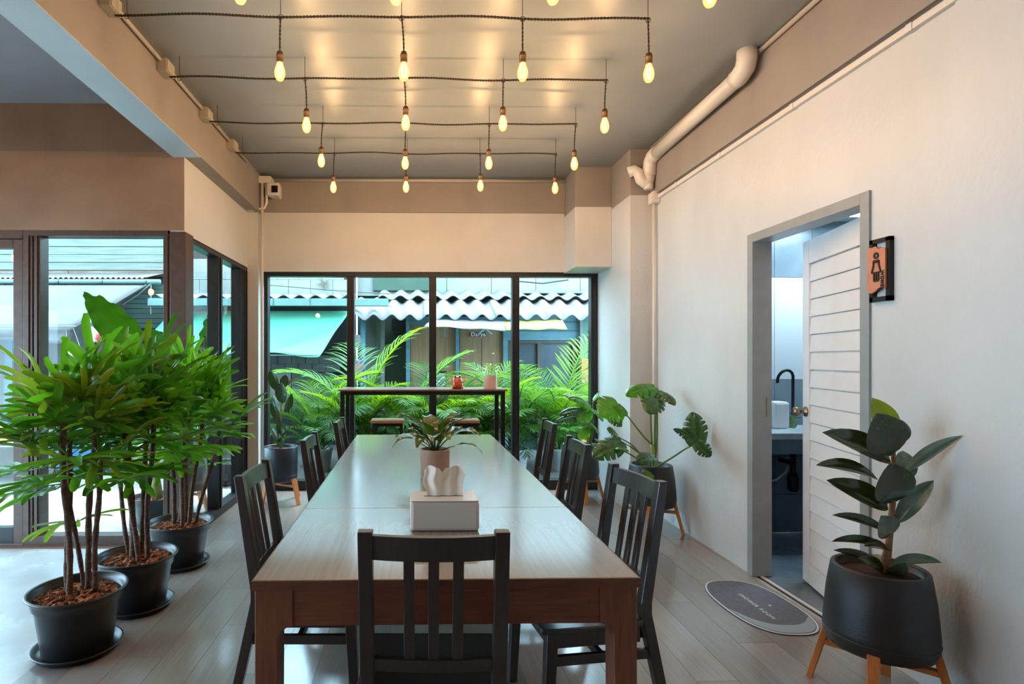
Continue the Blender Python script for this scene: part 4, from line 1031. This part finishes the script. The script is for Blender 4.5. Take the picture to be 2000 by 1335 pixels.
sub(rect('lower_panel', M_teal, None, 570, 650, 728, 800, 8.48, .05), hb); sub(rect('lower_panel', M_whit, None, 527, 568, 728, 800, 8.48, .05), hb)
bgut = thing('gutter', 'square aqua gutter over the tarp behind the back window', 'gutter', (EX(640), 8.05, EZ(590, 8.05)))
bz0, bz1 = EZ(597, 8.05)-bgut.location.z, EZ(583, 8.05)-bgut.location.z
MB().box(xb0-bgut.location.x, EX(758, 8.05)-bgut.location.x, -.0, .10, bz0, bz1).build('gutter_channel', M_gut, bgut, bevel=.004)
for x in (533, 605, 690): MB().box(EX(x, 8.05)-bgut.location.x, EX(x, 8.05)-bgut.location.x+.012, -.006, 0, bz0-.005, bz1+.003).build('bracket', M_teal, bgut)
tp_ = thing('tarp_awning', 'aqua tarp awning hanging below the gutter behind the back window', 'awning', at(560, 607, Y=8.3))
A = lambda x, y, Y: at(x, y, Y=Y)-tp_.location
cloth('tarp', M_tarp, tp_, (A(335, 607, 8.3), A(684, 607, 8.3), A(624, 693, 7.5), A(262, 692, 7.5)), 48, 20, .10, .04)
MB().tube([A(262, 693, 7.5), A(626, 694, 7.5)], .012, 6).build('tarp_bar', M_teal, tp_)
tf = MB(); rnd = random.Random(2)
for i in range(40):
    a, e = rnd.uniform(0, 6.3), rnd.uniform(-1.3, .9); l = rnd.uniform(.06, .17)
    tf.bar((0, 0, 0), (l*math.cos(a)*math.cos(e), -abs(l*math.sin(a)*math.cos(e))*.6, l*math.sin(e)), .008, .003, w2=.002)
o = tf.build('wall_weed', mat('dry_weed', (.130, .098, .061), (.184, .144, .093), 20, rough=.9)); o.location = at(632, 553, Y=FY+.225); tag(o, 'dry weed clump growing from the white wall', 'plant')
wire = MB().tube([at(520, 556, Y=8.6), at(640, 566, Y=8.6), at(760, 574, Y=8.6)], .006, 5).build('power_line', M_black); tag(wire, 'thin black wire sloping across the white wall', 'wire')
wire = MB().tube([at(1000, 548, Y=8.5), at(1060, 553, Y=8.5), at(1110, 546, Y=8.5)], .012, 5).build('power_line', M_black); tag(wire, 'sagging black cable at the top right of the back window view', 'wire')

# --- workshop (right) with corrugated roof
hc = thing('workshop', 'blue and wood panelled workshop with a corrugated roof across the alley', 'building', (EX(920), FY, 0))
xc0, xc1 = EX(692), EX(1330)
sub(MB().box(xc0, xc1, FY+.5, FY+.6, -.02, 3.3).build('wall', M_dgreen), hc)
w = (xc1-xc0)/7
for j in range(1):
    for k in range(7): sub(MB().box(xc0+k*w+.004, xc0+(k+1)*w-.004, FY+.42+random.uniform(0, .01), FY+.5, EZ(574)+.02+j*.6, EZ(574)+.02+j*.6+.592).build('wall_panel', M_ww), hc)
sub(rect('opening', M_dgreen, None, 728, 838, 530, 567, FY+.38, .05), hc)
sub(rect('ledge', mat('sooty_ledge', (.098, .100, .093), (.150, .153, .141), 6, rough=.9), None, 1012, 1330, 567, 572, FY+.2, .2), hc)
corr('ridge_tile', M_fib, hc, EX(740)-hc.location.x, xc1-hc.location.x, -.15, EZ(582, 8.65)+.0, .42, EZ(570, 9.2), .27, .035, .012, 3)
corr('roof_sheet', M_fib, hc, EX(686, 8.0)-hc.location.x, EX(1320, 8.0)-hc.location.x, -.85, EZ(620, 7.95), -.0, EZ(586, 8.8), .255, .042, .012, 4)
for n_, m, x0, x1, y0, y1, Y in [('wall_board', M_whit, 713, 736, 612, 880, 8.55), ('door_jamb', M_whit, 743, 751, 612, 880, 8.5), ('door_jamb', M_blue, 793, 801, 612, 880, 8.5),
        ('lintel', M_blue, 801, 985, 618, 634, 8.52), ('wood_panel', M_wood, 802, 842, 634, 880, 8.56), ('wood_panel', M_wood, 843, 889, 634, 880, 8.56), ('post', M_blue, 890, 897, 618, 880, 8.5),
        ('wood_panel', M_wood, 898, 940, 634, 880, 8.56), ('wood_panel', M_wood, 941, 983, 634, 880, 8.56), ('post', M_blue, 983, 992, 634, 880, 8.5), ('wall_board', M_blue, 985, 1133, 612, 628, 8.53), ('wall_board', M_blue, 985, 1133, 629, 645, 8.53), ('wall_board', M_blue, 985, 1133, 646, 664, 8.53),
        ('window_frame', M_brn, 992, 1000, 665, 880, 8.52), ('window_frame', M_brn, 1050, 1056, 670, 880, 8.52), ('window_frame', M_brn, 1118, 1126, 665, 880, 8.52), ('window_frame', M_brn, 1000, 1118, 665, 670, 8.52),
        ('window_panel', M_navy, 1000, 1050, 670, 880, 8.58), ('window_panel', M_navy, 1056, 1118, 670, 880, 8.58), ('post', M_dark, 1126, 1133, 664, 880, 8.5), ('post', M_whit, 1133, 1139, 614, 880, 8.45),
        ('wall_board', mat('green_board', (.053, .159, .109), rough=.7), 1139, 1147, 628, 880, 8.52), ('wall_board', M_brn, 1147, 1170, 646, 760, 8.56), ('wall_board', M_blue, 1139, 1330, 612, 645, 8.58),
        ('wall_board', mat('turquoise_board', (.045, .216, .266), rough=.7), 1150, 1330, 646, 880, 8.6), ('orange_panel', mat('orange_board', (.386, .109, .027), (.423, .133, .037), 6, rough=.7), 1136, 1151, 700, 880, 8.42),
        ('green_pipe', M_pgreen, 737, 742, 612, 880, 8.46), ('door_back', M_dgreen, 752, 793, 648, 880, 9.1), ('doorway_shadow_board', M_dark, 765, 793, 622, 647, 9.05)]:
    sub(rect(n_, m, None, x0, x1, y0, y1, Y, .05), hc)
def single(name, label, cat, mb, m, **k):
    o = mb.build(name, m, None, **k); tag(o, label, cat); return o
single('drain_pipe', 'light blue drainpipe beside the white board of the workshop', 'pipe', MB().tube([at(709, 622, Y=8.4), at(709, 880, Y=8.4)], .04, 12), mat('blue_pvc', (.107, .270, .347), rough=.4), smooth=True)
single('pole', 'dark green pole leaning by the workshop doorway', 'pole', MB().tube([at(736, 648, Y=8.4), at(738, 880, Y=8.4)], .018, 8), M_dgreen, smooth=True)
cl = cloth('hanging_cloth', M_whit, None, [at(x, y, Y=8.2) for x, y in ((690, 652), (703, 654), (708, 674), (690, 681))], 6, 6, .01, .02); tag(cl, 'white cloth hanging left of the light blue drainpipe', 'cloth')
bgm = mat('printed_bag', (.033, .067, .188), (.423, .089, .147), 7, rough=.6, lo=.45, hi=.52)
bgq = [at(x, y, Y=8.1) for x, y in ((690, 700), (714, 704), (710, 738), (688, 738))]
bag = thing('shopping_bag', 'pink and blue printed bag hanging by the drainpipe', 'bag', bgq[3])
vs = [q-bgq[3] for q in bgq]; n_ = len(vs); dv = Vector((0, .12, 0))
MB().add(vs+[v+dv for v in vs], [(0, 1, 2, 3), (7, 6, 5, 4), (0, 4, 5, 1), (1, 5, 6, 2), (2, 6, 7, 3), (3, 7, 4, 0)]).build('bag_body', bgm, bag, bevel=.02)
MB().tube([vs[0]+Vector((.03, .06, 0)), vs[0]+Vector((.06, .06, .09)), vs[1]+Vector((-.06, .06, .10)), vs[1]+Vector((-.03, .06, 0))], .008, 6).build('handle', bgm, bag)
o = cloth('canopy_strip', mat('lilac_cloth', (.165, .141, .156), (.195, .168, .178), 5, rough=.8, trans=.3), None, [at(x, y, Y=Y) for x, y, Y in ((846, 622, 8.0), (987, 626, 8.0), (987, 645, 7.7), (828, 637, 7.7))], 16, 4, .01, .01); tag(o, 'lilac cloth strip under the corrugated roof', 'cloth')
o = cloth('canopy_strip', mat('yellow_cloth', (.231, .195, .042), (.250, .216, .058), 5, rough=.8, trans=.3), None, [at(x, y, Y=Y) for x, y, Y in ((985, 626, 8.0), (1097, 622, 8.0), (1108, 642, 7.7), (988, 644, 7.7))], 16, 4, .01, .01); tag(o, 'yellow cloth strip under the corrugated roof', 'cloth')
hb_ = thing('name_board', 'small dark name board with white letters on the wood panels', 'sign', at(934, 653, Y=8.53))
MB().box(-.12, .12, 0, .02, -.035, .035).build('board', mat('sign_brown', (.068, .030, .023), rough=.6), hb_)
o = put('lettering', text_mesh('lettering', 'Darya', .085, mat('sign_white', (.687, .687, .687), rough=.6), .002, 1.1), hb_); o.rotation_euler = (PI/2, 0, 0); o.location = (0, -.003, 0)
hg = thing('coat_hanger', 'pale blue coat hanger on the workshop front', 'hanger', at(948, 641, Y=8.35))
for s in (-1, 1): MB().bar((0, 0, 0), (s*.1, 0, -.085), .014, .02).build('arm', mat('pale_blue_plastic', (.184, .392, .429), rough=.4), hg)
MB().tube([(0, 0, 0), (0, .0, .03), (.012, 0, .045), (.02, .0, .035)], .003, 6).build('hook', M_whit, hg)
single('hanging_tube', 'short white tube hanging below the lilac cloth', 'tube', MB().tube([at(869, 637, Y=8.3), at(868.5, 659, Y=8.3)], .014, 8), M_whit, smooth=True)
fn_ = thing('framed_notice', 'black framed paper notice on the wood panels outside', 'picture frame', at(852, 741, Y=8.5))
fx, fz = .15, .115
MB().box(-fx, fx, 0, .02, -fz, fz).build('paper', mat('notice_paper', (.584, .610, .644), (.423, .456, .503), 40, (1, 1, 4), rough=.7, lo=.45, hi=.6), fn_)
for s in (-1, 1):
    MB().box(s*fx-.012, s*fx+.012, -.012, .02, -fz-.012, fz+.012).build('frame_side', M_black, fn_); MB().box(-fx+.012, fx-.012, -.012, .02, s*fz-.012, s*fz+.012).build('frame_bar', M_black, fn_)

# --- bin and packages in the alley at left
bn = thing('water_drum', 'tall blue plastic drum in the alley behind the lady palms', 'drum', (at(160, 918, Z=-.02).x, 6.92, -.02))
MB().lathe([(0, 0), (.185, 0), (.195, .02), (.20, .2), (.205, .22), (.20, .24), (.205, .42), (.212, .44), (.205, .46), (.20, .56), (.185, .58), (.18, .575), (.18, .54), (0, .54)], 32).build('drum_body', mat('blue_plastic', (.033, .147, .319), (.045, .171, .347), 6, rough=.4), bn, smooth=True)
MB().lathe([(.20, .575), (.208, .58), (.205, .6), (0, .61)], 32).build('lid', mat('blue_plastic_lid', (.028, .117, .250), rough=.4), bn, smooth=True)
bt2 = thing('street_table', 'low pale market table in the alley at the left edge', 'table', (at(20, 850, Y=6.7).x, 6.7, -.02))
MB().box(-.75, .42, -.25, .25, .40, .43).build('tabletop', M_whit, bt2, bevel=.004)
for x in (-.7, .37):
    for y_ in (-.2, .2): MB().box(x-.02, x+.02, y_-.02, y_+.02, 0, .40).build('leg', M_iron, bt2)
for i, (px_, c, nm, wd) in enumerate([(12, (.571, .521, .068), 'yellow', .16), (45, (.539, .053, .045), 'red', .14), (84, (.631, .093, .076), 'red and orange', .12), (-30, (.068, .159, .434), 'blue', .14)]):
    b = thing('snack_package', '%s snack package standing on the market table%s' % (nm, '' if nm != 'red' else ' between the yellow one and the orange one'), 'package', (at(px_, 800, Y=6.7).x, 6.66, .41))
    MB().box(-wd/2, wd/2, -.05, .05, 0, .17).build('package_body', mat('package_'+nm.replace(' ', '_'), c, rough=.4), b, bevel=.012)
    MB().box(-wd/2, wd/2, -.008, .008, .165, .19).build('sealed_top', mat('package_'+nm.replace(' ', '_'), c), b)

# ------------------------------------------------------------------ potted plants outside
def heart_mesh(name, m, seed):
    rnd = random.Random(seed); mb = MB(); n = 20; path = path_curve(1, .2, -.35, n)
    for s in (-1, 1):
        vs = []; fs = []; nu = 6
        for j in range(n+1):
            v = j/n; wf = .5*(max(0, 1-v)**.62)*(1+.35*math.sin(PI*v))*.92 if v < 1 else 0
            for i in range(nu+1):
                u = i/nu; x = s*wf*u
                vs.append((x, path[j][0]-.24*u*(1-v)**3+.02*math.sin(j*1.7)*u, path[j][1]+.045*math.sin(j*1.25+s)*u*u+.16*abs(x)-.22*x*x))
        for j in range(n):
            for i in range(nu):
                q = (j*(nu+1)+i, j*(nu+1)+i+1, (j+1)*(nu+1)+i+1, (j+1)*(nu+1)+i); fs.append(q if s > 0 else q[::-1])
        mb.add(vs, fs)
    return mb.mesh(name, m, True)
hearts = [heart_mesh('leaf', M_aloc, k) for k in range(3)]
al = black_pot('elephant ear plant with huge bright leaves in a pot outside the shop window', (-2.12, 4.62, -.02), 'potted_elephant_ear', .19, .27)
chips(al, .15, .235, 150, 77)
Ya = 4.62
MB().tube([(.02, 0, .24), (.0, 0, .42), (.01, 0, .55)], [.045, .035, .028], 10).build('trunk', M_stem_p, al, smooth=True)
for b, t, dy, w, nr, k, by in [((246, 664), (163, 569), -.05, 74, (.50, -.8, .35), 0, .05), ((322, 690), (284, 640), -.05, 70, (-.2, -.9, .2), 1, .1), ((262, 700), (236, 760), -.1, 60, (-.2, -.9, .3), 2, .0), ((330, 760), (372, 800), -.05, 60, (.2, -.8, .4), 0, .1)]:
    px_leaf(al, 'leaf', hearts[k], Ya, b, t, dy, w, nr, by)
    stem_px(al, Ya, [(298, 925), ((298+b[0])/2+6, (925+b[1])/2+10), (b[0], b[1], by)], (.016, .008), M_stem_p, 'leaf_stalk', 7)
ob = planter('potted_plant', 'broad leaved plant in a planter on wooden legs outside the side glazing', (-2.08, 5.12, -.02), 30, True, mat('pale_planter', (.184, .178, .171), rough=.5))
Yo = 5.12
M_dull = mat('dull_leaf', (.068, .089, .026), (.107, .127, .040), 5, rough=.45, trans=.25, transc=(.254, .352, .080))
hd = heart_mesh('leaf', M_dull, 9)
for b, t, dy, w, nr, k, by in [((400, 690), (408, 610), .05, 52, (.5, -.8, .2), hearts[1], .0), ((394, 720), (400, 655), .0, 56, (.4, -.8, .2), hd, -.05), ((380, 760), (352, 700), .0, 40, (.2, -.9, .2), hd, .05), ((408, 770), (424, 720), .0, 40, (.4, -.8, .2), hearts[2], .05)]:
    px_leaf(ob, 'leaf', k, Yo, b, t, dy, w, nr, by)
    stem_px(ob, Yo, [(392, 880), ((392+b[0])/2, (880+b[1])/2), (b[0], b[1], by)], (.010, .006), M_stem_p, 'leaf_stalk', 6)
ob2 = black_pot('banana-like plant with one tall upright leaf outside the side glazing', (-2.12, 6.25, -.02), 'potted_banana', .17, .25)
mb = MB(); blade(mb, path_curve(1, .1, -.2, 14), lambda v: max(.02, math.sin(PI*(.06+.92*v)**.8)**.7), .35, wav=.02)
bme = mb.mesh('leaf', M_aloc, True)
px_leaf(ob2, 'leaf', bme, 6.25, (466, 700), (471, 562), .0, 34, (.6, -.8, 0)); stem_px(ob2, 6.25, [(458, 900), (462, 800), (466, 700)], (.02, .009), M_stem_p, 'leaf_stalk', 7)
px_leaf(ob2, 'leaf', bme, 6.25, (452, 790), (440, 690), .0, 30, (.3, -.9, 0)); stem_px(ob2, 6.25, [(456, 900), (454, 840), (452, 790)], (.018, .009), M_stem_p, 'leaf_stalk', 7)

# ------------------------------------------------------------------ areca palm hedge outside the back window
def frond(seed, m):
    rnd = random.Random(seed); mb = MB(); n = 32
    pth = path_curve(1, 1.38, rnd.uniform(-.5, .45), n, 1.35)
    mb.tube([(0, a, b) for a, b in pth], [.009*(1-.8*i/n)+.0015 for i in range(n+1)], 5)
    for i in range(7, n+1):
        f = i/n; y, z = pth[i]; a = math.atan2(pth[i][1]-pth[i-1][1], pth[i][0]-pth[i-1][0])
        L = .30*math.sin(PI*(.16+.80*(f-.2)/.8))**.8+.03
        for s in (-1, 1):
            sub_ = MB(); w = .0145*rnd.uniform(.8, 1.2)
            blade(sub_, path_curve(L*rnd.uniform(.85, 1.1), .22, rnd.uniform(-.8, -.25), 4), lambda v: w*max(.12, math.sin(PI*(.12+.86*v))**.7), .4, nx=2)
            yaw = -s*math.radians(rnd.uniform(42, 56)-18*max(0, f-.7)/.3)
            M = Matrix.Translation((0, y, z)) @ Matrix.Rotation(a, 4, 'X') @ Matrix.Rotation(yaw, 4, 'Z') @ Matrix.Rotation(-s*.30, 4, 'Y')
            mb.add(sub_.v, sub_.f, M)
    return mb.mesh('frond', m, True)
fronds = [[frond(50+10*c+k, M_areca[c]) for k in range(3)] for c in range(4)]
M_trough = mat('grey_trough', (.258, .266, .262), (.319, .328, .323), 8, rough=.8)
side_n = ['at the left end of the hedge', 'second in the hedge', 'third in the hedge', 'in the middle of the hedge', 'right of the middle of the hedge', 'third from the right in the hedge', 'second from the right in the hedge', 'at the right end of the hedge']
def areca(i, x, y, h, seed, nf):
    rnd = random.Random(seed)
    t = thing('areca_palm', 'feathery areca palm outside the back window, %s' % side_n[i], 'palm', (x, y, -.02), group='areca palms outside the back window')
    MB().lathe([(0, 0), (.13, 0), (.135, .01), (.165, .25), (.172, .255), (.172, .28), (.16, .28), (.155, .24), (0, .235)], 28).build('pot', M_trough, t, smooth=True)
    for k in range(4):
        a = k*1.6+seed; MB().tube([(.03*math.cos(a), .03*math.sin(a), .23), (.06*math.cos(a), .06*math.sin(a), .48)], [.012, .008], 6).build('stalk', M_stem_g, t)
    for k in range(nf):
        f = k/(nf-1); az = k*2.399+rnd.uniform(-.3, .3); s = (h if f > .72 else min(h, 1.25))*rnd.uniform(.62, .95)*(.72+.35*f)
        if math.sin(az) < -.3: s = min(s, .95)
        lean = math.radians(rnd.uniform(2, 10)+38*(1-f)-10)
        c = rnd.choice((0, 1, 1, 2, 2, 3, 0, 1) if f > .4 else (0, 3, 3, 2))
        M = Matrix.Translation((.05*math.cos(az), .05*math.sin(az), .24+.18*f)) @ Matrix.Rotation(az-PI/2, 4, 'Z') @ Matrix.Rotation(-lean, 4, 'X') @ Matrix.Scale(s, 4)
        put('frond', rnd.choice(fronds[c]), t, M)
for i, (x, y, h, n_) in enumerate([(-1.2, 7.0, 1.2, 28), (-.70, 6.95, 1.6, 30), (-.14, 7.05, 1.35, 28), (.32, 6.95, 1.35, 28), (.80, 7.05, 1.25, 28), (1.22, 6.95, 1.3, 28), (1.78, 7.0, 1.6, 30), (2.3, 7.1, 1.2, 22)]):
    areca(i, x, y, h, 21+i, n_)
